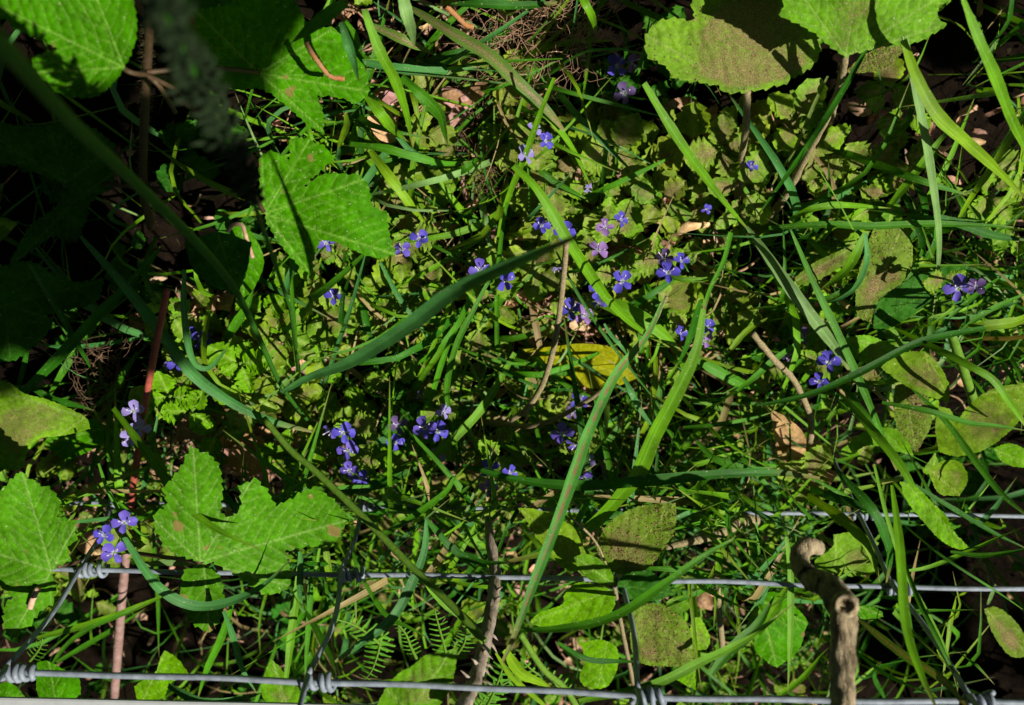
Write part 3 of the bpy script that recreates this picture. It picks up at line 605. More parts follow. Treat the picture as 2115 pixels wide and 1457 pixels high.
# ---------------------------------------------------------------- single plants and leaves lying about
def lone(nm, label, cat, o, b, t, z, m, seed, **k):
    x = leaf(nm, o, b, t, z, m, None, seed=seed, **k); tag(x, label, cat); return x
lone('fallen_leaf', 'bright yellow fallen leaf barred with grass shadows, centre', 'fallen leaf', [(1080, 722), (1143, 716), (1200, 710), (1258, 716), (1287, 733), (1315, 782), (1262, 802), (1217, 802), (1183, 788), (1143, 765), (1110, 750)], (1080, 722), [(1315, 780)], .055, YEL, 60, teeth=.6, wav=.003, tilt=(0, -.06))
dry = [
 ('tan dry leaf curled upright beside the dusty stalk, right', (1585, 486), [20, 1080, 120, 1130, 230, 1240, 250, 1440, 180, 1500, 110, 1457, 50, 1300], (20, 1080), (190, 1480), .05),
 ('crumpled pinkish brown leaf in the sun, top centre', (530, 0), [1090, 600, 1200, 560, 1300, 550, 1440, 480, 1400, 600, 1300, 660, 1180, 650], (1440, 480), (1090, 610), .05),
 ('reddish tan dry leaf behind the blue flowers, left', (0, 486), [1200, 440, 1280, 410, 1400, 480, 1500, 520, 1480, 620, 1340, 700, 1220, 680, 1160, 560], (1200, 420), (1400, 690), .03),
 ('orange brown dry leaf under the small violet flowers by the wire', (0, 971), [470, 320, 560, 340, 600, 430, 570, 530, 490, 500, 460, 400], (470, 320), (570, 530), .05),
 ('rusty brown dry leaf among green leaves, centre left', (530, 486), [110, 720, 200, 680, 300, 720, 290, 840, 180, 900, 80, 860], (110, 720), (290, 850), .03),
 ('pale curled dry leaf holding a knot of twigs, centre left', (530, 486), [440, 590, 560, 570, 700, 580, 720, 660, 640, 740, 500, 700], (440, 590), (710, 660), .035),
 ('brown curled leaf in the dark gap left of the long stalk, upper right', (1060, 0), [935, 680, 980, 620, 1090, 600, 1160, 640, 1060, 690, 1000, 665], (935, 680), (1160, 640), .03),
 ('tan striped leaf under the crossing blades, right of centre', (1060, 486), [590, 110, 680, 50, 800, 110, 860, 200, 820, 300, 720, 280, 610, 200], (590, 80), (830, 290), .05),
 ('curled brown leaf beside the grass blade tip, far upper right', (1585, 0), [880, 850, 1000, 830, 1060, 900, 1150, 900, 1090, 950, 1000, 900], (880, 850), (1140, 900), .05),
 ('orange shrivelled leaf below the second wire, right of centre', (1060, 971), [1130, 790, 1200, 750, 1240, 800, 1230, 870, 1150, 850], (1130, 790), (1235, 860), .04),
 ('pale pink dry leaf under the shade at left', (0, 486), [800, 490, 880, 480, 900, 560, 850, 620, 790, 590], (800, 490), (870, 610), .03),
 ('light brown dry leaf above the curved petiole base, lower right', (1585, 971), [250, -60, 330, -40, 440, 20, 380, 110, 280, 60], (250, -60), (420, 60), .06),
 ('flat pinkish leaf piece beside the slanting dead stem, left of centre', (0, 0), [425, 850, 480, 838, 525, 880, 505, 930, 440, 925], (430, 850), (510, 925), .045),
 ('pale torn dry leaf just above the notch of the three-lobed leaf', (0, 0), [478, 925, 540, 898, 568, 955, 515, 985, 470, 965], (480, 930), (560, 960), .05),
 ('cream curl of dry leaf under the tall culm, left of centre', (0, 0), [590, 690, 640, 672, 655, 725, 612, 745], (592, 690), (650, 730), .05),
 ('tan dry flake between the hooked blade and the culm, left', (0, 0), [470, 640, 520, 610, 545, 650, 500, 690], (472, 645), (540, 655), .04),
 ('brick red dry leaf beside the small hairy stem, upper left', (0, 0), [430, 1120, 470, 1050, 485, 1075, 470, 1120, 435, 1135], (430, 1135), (480, 1060), .135)]
for i, (lb, (ox, oy), o, b, t, z) in enumerate(dry):
    x = leaf('dry_leaf', *(lambda k: (crop(ox, oy, *[q * k for q in o]), crop(ox, oy, *[q * k for q in b])[0], crop(ox, oy, *[q * k for q in t])))(2.998 if b[0] in (430, 480, 592, 472) and ox == 0 and b[1] > 600 else 1), z, DRY, None, seed=70 + i, teeth=1, wav=.012, sp=4.5, tint=tuple(RNG.uniform(.7, 1.25) * np.array([1, RNG.uniform(.85, 1.1), RNG.uniform(.8, 1.2)])))
    tag(x, lb, 'dry leaf', 'dry leaves on the ground')
for i, (lb, o, b, t, z, m) in enumerate([
  ('pale green lobed leaf at the left edge with grass across it', crop(0, 486, -60, 900, 60, 915, 150, 980, 300, 1020, 520, 1120, 560, 1200, 400, 1240, 250, 1260, 170, 1340, 150, 1430, 80, 1457, -60, 1420), crop(0, 486, 520, 1130)[0], crop(0, 486, 60, 1440) + crop(0, 486, -50, 950), .15, 'small'),
  ('bright green leaf with insect holes beside the lilac flowers, left', crop(0, 486, 270, 1300, 300, 1250, 420, 1190, 560, 1140, 650, 1200, 630, 1290, 480, 1370, 380, 1380), crop(0, 486, 640, 1190)[0], crop(0, 486, 275, 1300), .09, 'maple'),
  ('wrinkled mint-like leaf standing at the bottom centre over the lowest wire', crop(530, 971, 740, 1470, 800, 1350, 880, 1260, 960, 1215, 1050, 1145, 1190, 1128, 1245, 1050, 1235, 1200, 1200, 1350, 1120, 1480), crop(530, 971, 950, 1500)[0], crop(530, 971, 1240, 1060) + crop(530, 971, 800, 1360), .27, 'dull'),
  ('small green toothed leaf behind the lowest wire, lower left', crop(0, 971, 230, 1190, 300, 1185, 420, 1250, 490, 1290, 500, 1390, 420, 1430, 250, 1425, 225, 1350), crop(0, 971, 350, 1480)[0], crop(0, 971, 300, 1190), .2, 'maple'),
  ('corner leaf above the pale board, bottom left', crop(0, 971, -60, 1360, 40, 1310, 110, 1350, 155, 1410, 100, 1450, -60, 1450), crop(0, 971, -80, 1440)[0], crop(0, 971, 150, 1400), .2, 'maple'),
  ('pointed leaf half shaded, rising right of the pink stem at lower left', crop(0, 971, 965, 1250, 990, 1170, 1020, 1115, 1100, 1170, 1175, 1270, 1060, 1320, 1000, 1420, 850, 1440, 830, 1340, 900, 1290), crop(0, 971, 870, 1450)[0], crop(0, 971, 1025, 1120), .19, 'lime'),
  ('bristly green leaf at the bottom left of the second knot column', crop(530, 971, 50, 1260, 90, 1170, 160, 1240, 180, 1300, 260, 1350, 280, 1457, 120, 1470, 30, 1390), crop(530, 971, 200, 1500)[0], crop(530, 971, 95, 1175), .2, 'dull'),
  ('veined maple-like leaf behind the hooked stick, lower right', crop(1585, 971, 290, 560, 400, 480, 410, 400, 560, 385, 690, 450, 660, 520, 680, 640, 530, 660, 400, 640, 300, 640), crop(1585, 971, 420, 640)[0], crop(1585, 971, 420, 395) + crop(1585, 971, 690, 470), .1, 'small'),
  ('dark edged leaf lit from above, left of the brown stick', crop(1585, 971, -20, 760, 80, 770, 240, 920, 235, 990, 190, 1120, 60, 1225, 0, 1190, -80, 1100, -60, 900), crop(1585, 971, -60, 800)[0], crop(1585, 971, 55, 1220) + crop(1585, 971, 235, 950), .12, 'maple'),
  ('small toothed leaf tucked right of the brown stick', crop(1585, 971, 540, 850, 620, 840, 700, 870, 718, 910, 630, 935, 570, 910), crop(1585, 971, 530, 830)[0], crop(1585, 971, 715, 905), .13, 'maple'),
  ('large half-shaded leaf lying under crossing blades, right of centre', crop(1060, 486, 600, 400, 700, 370, 860, 300, 1060, 250, 1160, 290, 1185, 380, 1170, 460, 1100, 512, 960, 480, 850, 478, 780, 465), crop(1060, 486, 590, 390)[0], crop(1060, 486, 1180, 400), .05, 'olive'),
  ('soil-strewn narrow leaf left of the brown dusty leaf, right', crop(1585, 486, 160, 270, 290, 170, 420, 110, 560, 40, 600, 30, 540, 140, 420, 220, 290, 290, 190, 310), crop(1585, 486, 160, 290)[0], crop(1585, 486, 600, 30), .09, 'brown'),
  ('dull green leaf lying over the dark root mat, upper centre', crop(530, 0, 570, 880, 620, 720, 700, 800, 740, 900, 870, 1000, 880, 1060, 720, 1100, 640, 1010), crop(530, 0, 600, 740)[0], crop(530, 0, 870, 1050), .05, 'dull'),
  ('wide pale dusty leaf beneath the grass, above the big lit leaf', crop(530, 0, 900, 1000, 1050, 930, 1200, 1060, 1260, 1110, 1150, 1290, 980, 1300, 880, 1180), crop(530, 0, 900, 1020)[0], crop(530, 0, 1240, 1120), .04, 'dusty'),
  ('grey green leaf cupped under the lime blade, upper right', crop(1585, 0, 520, 440, 600, 400, 640, 420, 600, 450), crop(1585, 0, 520, 440)[0], crop(1585, 0, 640, 420), .08, 'dull'),
  ('smooth dark leaf at the lower right edge in deep shade', crop(1585, 971, 1340, 860, 1420, 850, 1520, 920, 1600, 1040, 1600, 1160, 1500, 1150, 1400, 1020), crop(1585, 971, 1345, 860)[0], crop(1585, 971, 1590, 1120), .12, 'brown'),
  ]):
    lone('green_leaf', lb, 'leaf', o, b, t, z, m, 90 + i, teeth=2.5, tp=11, tilt=(RNG.uniform(-.02, .03), RNG.uniform(-.03, .03)), wav=.005)

# fuzzy creeping stems and stalks
SG = 'bare stalks among the leaves'
stem_thing('plant_stalk', 'furry tan S-curved stalk crossing the yellow leaf', 'stalk', [(1170, 500), (1163, 580), (1150, 686), (1140, 733), (1120, 796), (1087, 846), (1055, 868)], .17, .1, 0, 12, TANST, 260, .08, group=SG, hl=.0016)
stem_thing('plant_stalk', 'thin arched stalk below the yellow leaf, thickening to the left', 'stalk', [(1377, 613), (1337, 696), (1293, 752), (1258, 792), (1210, 830), (1127, 873), (1060, 880), (960, 862)], .15, .04, .02, 6, TANST, 260, .08, wpx1=13, group=SG, hl=.0016)
stem_thing('plant_stalk', 'pale dusty stalk bending down at the right of the dry tan leaf', 'stalk', [(1555, 690), (1600, 745), (1635, 780), (1662, 830), (1675, 870), (1672, 926), (1668, 1010)], .15, .05, 0, 13, TANST, 200, .08, group=SG, hl=.0014)
stem_thing('plant_stalk', 'pinkish creeping stem lying under the green blades, centre', 'stalk', [(700, 745), (790, 812), (870, 850), (930, 800), (970, 842), (1060, 870)], .05, .03, 0, 12, TANST, 60, .06, group=SG)
stem_thing('plant_stalk', 'long yellow-green stem running from left of centre down to the bramble', 'stalk', [(545, 865), (600, 930), (653, 975), (763, 1081), (847, 1168), (930, 1248), (1000, 1325)], .13, .24, 0, 13, GRST, 0, .03, wpx1=16, group=SG)
stem_thing('plant_stalk', 'hairy green stem passing behind the broad striped blade, lower centre', 'stalk', [(955, 875), (1010, 955), (1060, 1010), (1130, 1080), (1210, 1160)], .09, .15, 0, 12, GRST, 160, .04, wpx1=8, group=SG, hl=.0018)
stem_thing('plant_stalk', 'grey-green jointed culm leaning in the dark gap at right', 'stalk', [(1965, 690), (1995, 780), (2015, 840), (2030, 890)], .12, .06, 0, 19, GRST, 0, .02, group=SG)
stem_thing('plant_stalk', 'hairy stem below the oval-leaved shrub, bottom centre', 'stalk', [(1075, 1310), (1120, 1380), (1165, 1420), (1200, 1475)], .2, .14, 0, 13, GRST, 160, .04, group=SG, hl=.002)
stem_thing('plant_stalk', 'dark upright bracken stalk right of the oval-leaved shrub', 'stalk', [(1480, 1190), (1485, 1260), (1492, 1340)], .12, .06, 0, 13, TANST, 0, .06, group=SG)
stem_thing('plant_stalk', 'bent tan stalk with soil ending in a clump, above the second wire', 'stalk', [(1375, 1130), (1440, 1115), (1490, 1100), (1530, 1078), (1560, 1074)], .13, .1, .01, 13, TANST, 60, .12, group=SG, wpx1=26)
stem_thing('twig', 'orange strip of bark lying on the half-shaded lobed leaf, top', 'twig', [(632, 88), (645, 112), (662, 135), (682, 158), (712, 163)], .168, .165, 0, 10, ORNG, 0, .14)
stem_thing('twig', 'orange tipped dry blade between grass, top centre', 'twig', [(922, 14), (945, 36), (962, 52), (978, 56)], .09, .085, 0, 11, ORNG, 0, .14)
stem_thing('twig', 'curled tan needle on the narrow green leaf, left of centre', 'twig', [(470, 478), (482, 465), (500, 466), (510, 495), (522, 532)], .165, .16, .006, 8, LIT, 0, .05)
stem_thing('twig', 'pinkish dead stem slanting through the litter, centre left', 'twig', [(418, 925), (460, 885), (510, 832), (540, 795)], .04, .06, 0, 12, LIT, 0, .08)
stem_thing('twig', 'short tan twig lying on the leftmost maple-shaped leaf', 'twig', [(62, 1256), (70, 1232), (78, 1216)], .203, .203, 0, 12, LIT, 0, .1)

# ferns
def fern(label, rach, z0, z1, ln, npair, bare=.08, side=None, tw=0.):
    p = path(rach, z0, z1, .004, 60); sc = depth(p).mean() / FPX
    root = thing('fern_frond', p[0], label, 'fern', 'fern fronds at the bottom'); mb = MB(); tube(mb, p, np.linspace(.0011, .0004, 60), 6); mb.build('rachis', GRST, root)
    for i in range(npair):
        f = bare + (1 - bare) * (i + .5) / npair; k = min(58, int(f * 59)); T = nrm(p[k + 1] - p[k]); up = nrm(np.array([.1 * tw, 0, 1]) + .4 * tocam(p[k])); S = nrm(np.cross(up, T))
        L = ln * sc * (1 - .75 * max(0, f - .25) ** 1.2) * min(1, .5 + f * 2.5)
        for sg in (-1, 1):
            if side and sg != side: continue
            a = np.linspace(-1, 1, 5); t = np.linspace(0, 1, 8); w_ = L * .17 * (1 - .55 * t ** 2) * (1 - .22 * (np.cos(t * 34) > 0))
            D = S * sg * .93 + T * .35; C = p[k] + (t[:, None] * D * L) + up * (-.22 * L * t[:, None] ** 2)
            W = nrm(T - D * (T @ D)); v = C[:, None] + (w_[:, None] * a[None])[..., None] * W + (np.abs(a)[None, :, None] * w_[:, None, None] * .35) * up
            mb = MB(); mb.add(v.reshape(-1, 3), grid_faces(8, 5), vein=np.tile(np.exp(-(a / .2) ** 2), 8)); mb.build('leaflet', LF['fern'], root)
fern('fern frond pointing left with crisp lit leaflets, bottom centre left', [(800, 1345), (770, 1318), (735, 1293), (690, 1278)], .14, .17, 34, 9)
fern('fern frond in half shade hanging below the cool blade tip', [(790, 1300), (782, 1345), (768, 1385), (752, 1405)], .15, .13, 34, 9)
fern('upright fern frond right of the crossing blades, bottom centre', [(925, 1370), (918, 1335), (908, 1300), (898, 1262)], .13, .17, 30, 9)
fern('slim fern frond with curled leaflets beside the green stem, bottom centre', [(860, 1360), (848, 1335), (838, 1310), (818, 1285)], .13, .15, 20, 9)
fern('small fern frond touching the thorny stem', [(945, 1350), (958, 1330), (962, 1312), (955, 1292)], .15, .17, 26, 7)
fern('tiny fern tip under the left maple-shaped leaf', [(62, 1365), (76, 1348), (84, 1335), (88, 1320)], .12, .14, 20, 6)
fern('fern frond among shrub leaves right of the bottom bramble', [(1000, 1470), (1020, 1430), (1035, 1390), (1050, 1345)], .15, .17, 34, 9)
fern('fern frond in the lower corner right of the mint-like leaf', [(960, 1500), (1000, 1445), (1030, 1420), (1075, 1395)], .13, .12, 30, 9)
fern('fern frond under the low shrub above the bottom wire', [(1180, 1440), (1140, 1410), (1100, 1385), (1075, 1360)], .11, .13, 28, 9)
# ---------------------------------------------------------------- grass blades one by one
b = blade
b('pale broad blade hanging from the silvery node, pointing down, top centre', 'pale', 30, .16, .12, .02, .1, 822, -30, 838, 25, 852, 60, 858, 100)
b('bright blade hanging straight down at the top centre with folded tip', 'bright', 26, .17, .1, .02, .2, 755, 22, 785, 110, 812, 165, 838, 235, 853, 302)
b('blue-green curled blade falling across the top of the lit lobed leaf', 'cool', 24, .18, .165, .01, -.2, 703, 45, 722, 95, 735, 135, 742, 172)
b('green blade left of the hanging bright blade, thin and dark edged', 'mid', 14, .17, .1, .01, .3, 715, 45, 735, 85, 746, 130, 748, 150)
b('half-shaded blade curving down right, left of the longest hanging one', 'bright', 26, .11, .07, .03, .3, 752, 185, 785, 235, 815, 270, 845, 296)
b('green blade with dark upper half bending to a pale tip above the root mat', 'mid', 26, .12, .07, .02, -.3, 832, 160, 868, 195, 905, 232, 918, 265, 927, 302)
b('long dusty blade slanting down right from the top centre', 'dusty', 32, .08, .1, .02, .15, 838, 15, 930, 65, 1010, 112, 1065, 168, 1130, 232, 1165, 270, kind='both')
b('thin green continuation blade below the dusty slanting one', 'bright', 15, .1, .05, .02, .2, 1060, 180, 1130, 245, 1175, 300, 1205, 355, 1223, 395)
b('grey-green dusty blade lying level under the hanging blades, top centre', 'cool', 24, .07, .06, .01, .1, 745, 130, 820, 142, 900, 146, 1000, 136)
b('dark dusty blade end left of the level grey-green blade', 'dusty', 24, .06, .05, .01, .2, 770, 55, 830, 80, 880, 105, 900, 120)
b('broad leaf of grass at the top pointing left toward the dark leaf', 'mid', 36, .2, .18, .01, -.2, 720, 8, 680, 32, 640, 55, 600, 92)
b('dark green level blade along the very top edge', 'dark', 22, .1, .09, .01, .3, 930, 6, 1000, 9, 1075, 14, 1150, 8, kind='both')
b('bright short blade hanging at the top right of centre', 'bright', 20, .12, .08, .02, .2, 1195, -20, 1212, 15, 1225, 45, 1234, 76)
b('level green blade with dark base below the hanging blades', 'mid', 20, .08, .06, .02, .2, 725, 296, 790, 305, 850, 325, 920, 338, 985, 330)
b('yellow-green blade with dark bars pointing down right, upper centre', 'lime', 24, .06, .05, .02, .1, 765, 312, 805, 365, 845, 420, 882, 470)
b('pale blade lying level just above the barred yellow-green blade', 'cool', 16, .05, .05, .01, .1, 815, 372, 880, 378, 940, 362, 985, 360)
b('small pale blade standing at the left of the root mat', 'lime', 16, .12, .06, .0, .2, 712, 232, 716, 262, 704, 295, 697, 315)
b('cool narrow blade below the small pale one, upper centre', 'cool', 13, .1, .05, 0, .2, 698, 305, 700, 330, 706, 360)
b('green blade curved like a boat at the edge of the root mat', 'mid', 20, .06, .06, .02, .3, 925, 358, 955, 350, 980, 335, 995, 320)
b('bright blade standing in the middle, slim and upright, crossing to lower left', 'bright', 15, .14, .03, .01, .1, 1146, 160, 1118, 225, 1082, 320, 1050, 400, 1030, 480, 1020, 590)
b('slim upright blade through the centre left of the blue flower pair', 'mid', 12, .11, .03, 0, .1, 1045, 420, 1034, 520, 1026, 640, 1024, 760, 1022, 870)
b('long straight dark-backed blade from upper centre to the dusty shrub, right', 'bright', 26, .15, .08, .02, .35, 1328, 170, 1380, 255, 1440, 345, 1500, 425, 1560, 490)
b('pale wide blade running on down right below the long straight blade', 'pale', 30, .1, .09, .02, .1, 1540, 470, 1590, 535, 1650, 615, 1700, 685, 1765, 780, kind='both')
b('broad bright blade crossing the centre below the pale blurred tip', 'bright', 27, .15, .05, .04, .15, 1060, 345, 1110, 395, 1170, 492, 1215, 560, 1262, 625, 1320, 680, 1400, 728)
b('wide flat blade meeting the tall light blade, right of centre', 'bright', 40, .07, .07, .01, 0, 1225, 622, 1290, 640, 1350, 672, 1408, 725)
b('tapering blade carrying on beyond the tall light blade to the right', 'mid', 26, .07, .05, .01, .1, 1425, 728, 1475, 765, 1530, 792, 1600, 805)
b('tall light green blade sweeping from right of centre down to the wires', 'bright', 40, .21, .12, .03, .1, 1455, 628, 1438, 726, 1394, 820, 1354, 896, 1320, 975, 1290, 1014, 1225, 1083, 1143, 1136, 1050, 1160, kind='both')
b('thin stem-like blade rising above the tall light blade, right of centre', 'mid', 12, .19, .21, 0, .1, 1512, 478, 1492, 540, 1468, 600, 1453, 640, kind='stem')
b('dark rib standing behind the tall light blade', 'dark', 22, .13, .1, 0, .4, 1450, 620, 1425, 690, 1405, 740, 1390, 765)
b('red-striped blade leaning from the centre down past the second wire', 'striped', 28, .17, .26, .0, .05, 1372, 620, 1337, 696, 1273, 776, 1220, 886, 1188, 975, 1150, 1081, 1110, 1184, 1060, 1315, 1035, 1370, kind='both')
b('long dark blade lying level above the oval-leaved shrub', 'dark', 26, .17, .18, .02, .35, 955, 962, 1060, 990, 1190, 1003, 1330, 993, 1490, 978, 1600, 975, 1695, 987, kind='both')
b('slender blade in the wires sweeping from the bramble up to the right', 'mid', 22, .24, .26, .02, .15, 1065, 1300, 1143, 1301, 1227, 1288, 1293, 1261, 1377, 1201, 1460, 1144, 1562, 1093)
b('bright long blade low right of centre over the bottom wire', 'bright', 22, .27, .23, .02, .1, 1193, 1446, 1350, 1418, 1460, 1364, 1540, 1318, 1640, 1240)
b('wide green blade below it, cut square at its lower end', 'mid', 28, .2, .18, 0, .1, 1470, 1395, 1510, 1340, 1560, 1290, 1600, 1230)
b('dark thin blade under the soil-strewn lower leaf of the shrub', 'dark', 14, .2, .19, -.01, .2, 1150, 1330, 1210, 1358, 1270, 1365, 1330, 1370)
b('yellow-green strap at the left of the low shrub, bottom centre', 'lime', 28, .2, .16, 0, .2, 1040, 1345, 1075, 1385, 1110, 1405, 1140, 1425)
b('culm of straw green slanting at the bottom below the shrub', 'lime', 14, .25, .2, 0, .2, 1020, 1345, 1060, 1400, 1100, 1440, 1140, 1470, kind='both')
b('lit blade of grass right of the big shaded leaf, slanting toward the top', 'bright', 12, .06, .05, .01, 0, 997, 493, 913, 543, 823, 590, 775, 617)
b('narrow pale blade under the long cool blade, left of centre', 'cool', 12, .06, .05, .01, 0, 785, 540, 830, 622, 870, 680, 905, 735)
b('slim cool blade falling from the big lit leaf tip toward the litter', 'cool', 11, .13, .04, 0, .1, 757, 525, 728, 620, 690, 730, 662, 830, 648, 875, kind='both')
b('upright thin blade dark at its top, left of centre', 'mid', 12, .14, .04, 0, .1, 597, 520, 603, 610, 612, 720, 622, 800, 636, 872, kind='both')
b('light blade curving from the blue pair down left to the lower centre', 'mid', 15, .11, .07, .02, .2, 1012, 580, 978, 640, 940, 713, 923, 803, 940, 890, 945, 960, 938, 1000)
b('yellow-green blade bowed from the centre to the violet flowers', 'bright', 22, .07, .09, .02, .1, 1065, 730, 1005, 828, 955, 885, 890, 940, 800, 978, 710, 1012)
b('thin lit blade left of the bowed one, standing straight', 'bright', 11, .09, .05, 0, .1, 935, 560, 925, 640, 885, 735, 835, 830)
b('bright mid-length blade right of the long cool blade', 'mid', 14, .1, .05, .01, .2, 947, 662, 915, 745, 893, 810, 862, 880, 828, 935, 795, 975)
b('short cool level blade beside the blue flowers, lower centre', 'cool', 18, .06, .06, 0, 0, 725, 915, 770, 912, 810, 910, 860, 906)
b('blue-green hooked blade looping beside the blue flowers, left', 'cool', 16, .12, .08, .02, .3, 382, 556, 381, 640, 388, 715, 403, 752, 430, 758, 460, 728, 485, 690)
b('bright straight blade rising from the hook toward the tall culm', 'mid', 22, .07, .09, 0, .1, 455, 728, 475, 690, 500, 648, 530, 590)
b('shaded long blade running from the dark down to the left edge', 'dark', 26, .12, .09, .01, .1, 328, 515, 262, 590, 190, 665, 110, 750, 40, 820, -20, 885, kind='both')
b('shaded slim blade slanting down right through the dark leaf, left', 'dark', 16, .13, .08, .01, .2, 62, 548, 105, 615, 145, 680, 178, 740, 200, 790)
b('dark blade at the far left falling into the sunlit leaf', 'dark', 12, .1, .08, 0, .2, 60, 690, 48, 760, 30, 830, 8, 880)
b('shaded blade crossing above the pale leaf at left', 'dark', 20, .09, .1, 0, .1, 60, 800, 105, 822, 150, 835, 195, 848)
b('wide pale upright strap of grass left of the red shoot', 'pale', 23, .05, .08, 0, 0, 230, 1075, 231, 990, 231, 920, 232, 855, kind='both')
b('bright narrow blade crossing the red shoot toward the three-lobed leaf', 'bright', 22, .14, .22, .01, .15, 236, 845, 285, 915, 330, 975, 372, 1030, 425, 1075, 480, 1108, 545, 1140)
b('slim green blade lying over the pale leaf at left, pointing up', 'mid', 16, .1, .1, 0, .1, -20, 985, 40, 935, 95, 890, 160, 845)
b('flat light blade at the left edge below the shaded blades', 'lime', 14, .09, .09, 0, .1, -15, 900, 60, 890, 120, 875, 190, 857)
b('cool broad-based blade arching over the second wire, lower left', 'cool', 24, .23, .21, -.02, .1, 255, 1108, 278, 1145, 303, 1182, 335, 1220, 383, 1249, 433, 1255, 490, 1238, 545, 1205, 600, 1150)
b('fine curved blade looping above the small violet flowers by the wire', 'mid', 9, .19, .17, .01, .2, 203, 960, 225, 1010, 250, 1060, 280, 1098, 300, 1107, 322, 1095)
b('bright blade behind the pink stem rising left to right, lower left', 'bright', 17, .07, .1, .01, .1, 78, 1318, 150, 1300, 215, 1280, 285, 1252, 340, 1230, 372, 1212)
b('slim blade under it curving to a fine tip at the left', 'mid', 12, .07, .1, .02, .1, 110, 1372, 140, 1330, 185, 1297, 250, 1270, 300, 1245)
b('half-lit blade lower left running under the three-lobed leaf', 'mid', 13, .05, .08, 0, .1, 115, 1370, 180, 1330, 245, 1295, 305, 1255)
b('upright lit blade left of the lower lobe leaf', 'mid', 11, .1, .06, 0, .1, 318, 1095, 322, 1180, 327, 1270, 330, 1360)
b('level lit blade along the second wire beside the left knot', 'pale', 15, .17, .17, 0, .1, 290, 1170, 340, 1165, 390, 1162, 420, 1158)
b('cool curled blade at the lower edge above the pale board', 'cool', 22, .24, .24, .01, .2, 345, 1418, 375, 1432, 420, 1448, 480, 1445, 540, 1432)
b('bright upright blade in the lower left bundle, slanting to the board', 'mid', 18, .12, .1, 0, .1, 478, 1245, 455, 1320, 430, 1380, 408, 1450)
b('cool blade right of that bundle falling to the bottom wire', 'cool', 15, .2, .22, 0, .1, 462, 1262, 485, 1330, 505, 1390, 532, 1440)
b('tall lit blade upright between the stays, lower left of centre', 'bright', 20, .14, .16, 0, .1, 620, 1160, 612, 1240, 600, 1330, 590, 1400, 580, 1460)
b('dark upright blade next to it, nearer the diagonal wire', 'mid', 14, .12, .12, 0, .2, 640, 1150, 638, 1260, 634, 1360, 632, 1420)
b('grey-green upright blade bowed beside the three-lobed leaf', 'cool', 16, .19, .15, .01, .1, 617, 1140, 622, 1190, 620, 1230, 626, 1262)
b('lit blade bending down right past the diagonal wire', 'mid', 16, .16, .2, 0, .2, 630, 1265, 660, 1310, 680, 1350, 692, 1395)
b('long arched blade over the third wire ending left of the knot', 'mid', 17, .18, .14, .01, .2, 940, 985, 917, 1022, 850, 1072, 797, 1100, 730, 1142)
b('cool-tipped blade dropping from the third wire to the ferns', 'cool', 24, .2, .24, -.01, .1, 880, 1075, 874, 1138, 850, 1204, 815, 1272, 757, 1318, 690, 1366, kind='both')
b('dark bowed blade running right to the thorny stem', 'dark', 18, .19, .2, -.01, .2, 880, 1075, 930, 1130, 990, 1158, 1062, 1160)
b('level dark blade beneath the violet flowers, lower centre', 'dark', 26, .1, .12, .01, .3, 690, 1018, 760, 1004, 820, 988, 880, 960)
b('blade dark and folded below the level row, above the third wire', 'mid', 14, .11, .1, 0, .2, 735, 1020, 800, 1045, 860, 1058, 940, 1068)
b('pale blade pair lying along the third wire', 'pale', 9, .11, .11, 0, .1, 800, 1058, 870, 1062, 930, 1066, 1000, 1072)
b('thin green blade behind the second wire bending to the crossing', 'mid', 13, .17, .2, 0, .2, 750, 1200, 775, 1240, 805, 1275, 850, 1300, 885, 1322)
b('shaded broad blade beneath the long yellow-green stem', 'bright', 24, .17, .16, 0, .1, 880, 1200, 930, 1255, 975, 1290, 1005, 1310)
b('broad bright blade at the right edge running up to the top', 'bright', 28, .2, .14, .02, .25, 1983, -20, 2020, 75, 2058, 165, 2092, 250, 2135, 340, kind='both')
b('slim two-tone blade with a whitish middle, pointing up, upper right', 'pale', 22, .16, .07, .02, .15, 1865, 52, 1884, 145, 1903, 240, 1918, 330, 1932, 430, 1938, 500, 1934, 590, 1925, 670)
b('curving lime blade from beside the whitish one to the right edge', 'lime', 30, .17, .12, .02, .1, 1868, 80, 1892, 160, 1935, 240, 2000, 298, 2060, 352, 2135, 430)
b('lit blade slanting from the right edge down left, upper right', 'lime', 20, .13, .07, .01, .1, 2135, 215, 2085, 285, 2045, 350, 2005, 410, 1958, 490)
b('arched lit blade behind the whitish blade, upper right', 'bright', 20, .05, .08, .03, .1, 1820, 452, 1868, 385, 1918, 320, 1960, 270, 2000, 246)
b('dark shining blade beside the hairy stalk of the top right leaf', 'dark', 17, .16, .06, .01, .2, 1798, 85, 1737, 190, 1662, 308, 1590, 412, 1550, 470)
b('narrow dusty blade left of the hairy stalk pair', 'dusty', 10, .1, .05, 0, .1, 1710, 158, 1680, 225, 1645, 300, 1600, 372, 1578, 420)
b('level bright blade with dark tip across the right, above the oval leaves', 'mid', 18, .09, .08, .02, .2, 1590, 470, 1700, 462, 1800, 468, 1920, 464, 2060, 466, 2135, 474)
b('pale level blade arched above it, right', 'bright', 16, .1, .08, .02, .2, 1628, 455, 1680, 432, 1745, 422, 1840, 432)
b('short blade dark green at the right edge over the grassy corner', 'dark', 22, .1, .08, 0, .3, 1930, 445, 1985, 462, 2050, 485, 2130, 500)
b('dark blade crossing the pale wide blade, right', 'mid', 19, .13, .11, .01, .2, 1632, 478, 1680, 590, 1730, 690, 1782, 800, 1832, 920, 1855, 975, kind='both')
b('long arching dark blade from right of centre up to the right edge', 'dark', 18, .14, .12, .02, .3, 1560, 840, 1668, 816, 1768, 774, 1885, 712, 1952, 692, 2040, 676, 2135, 664, kind='both')
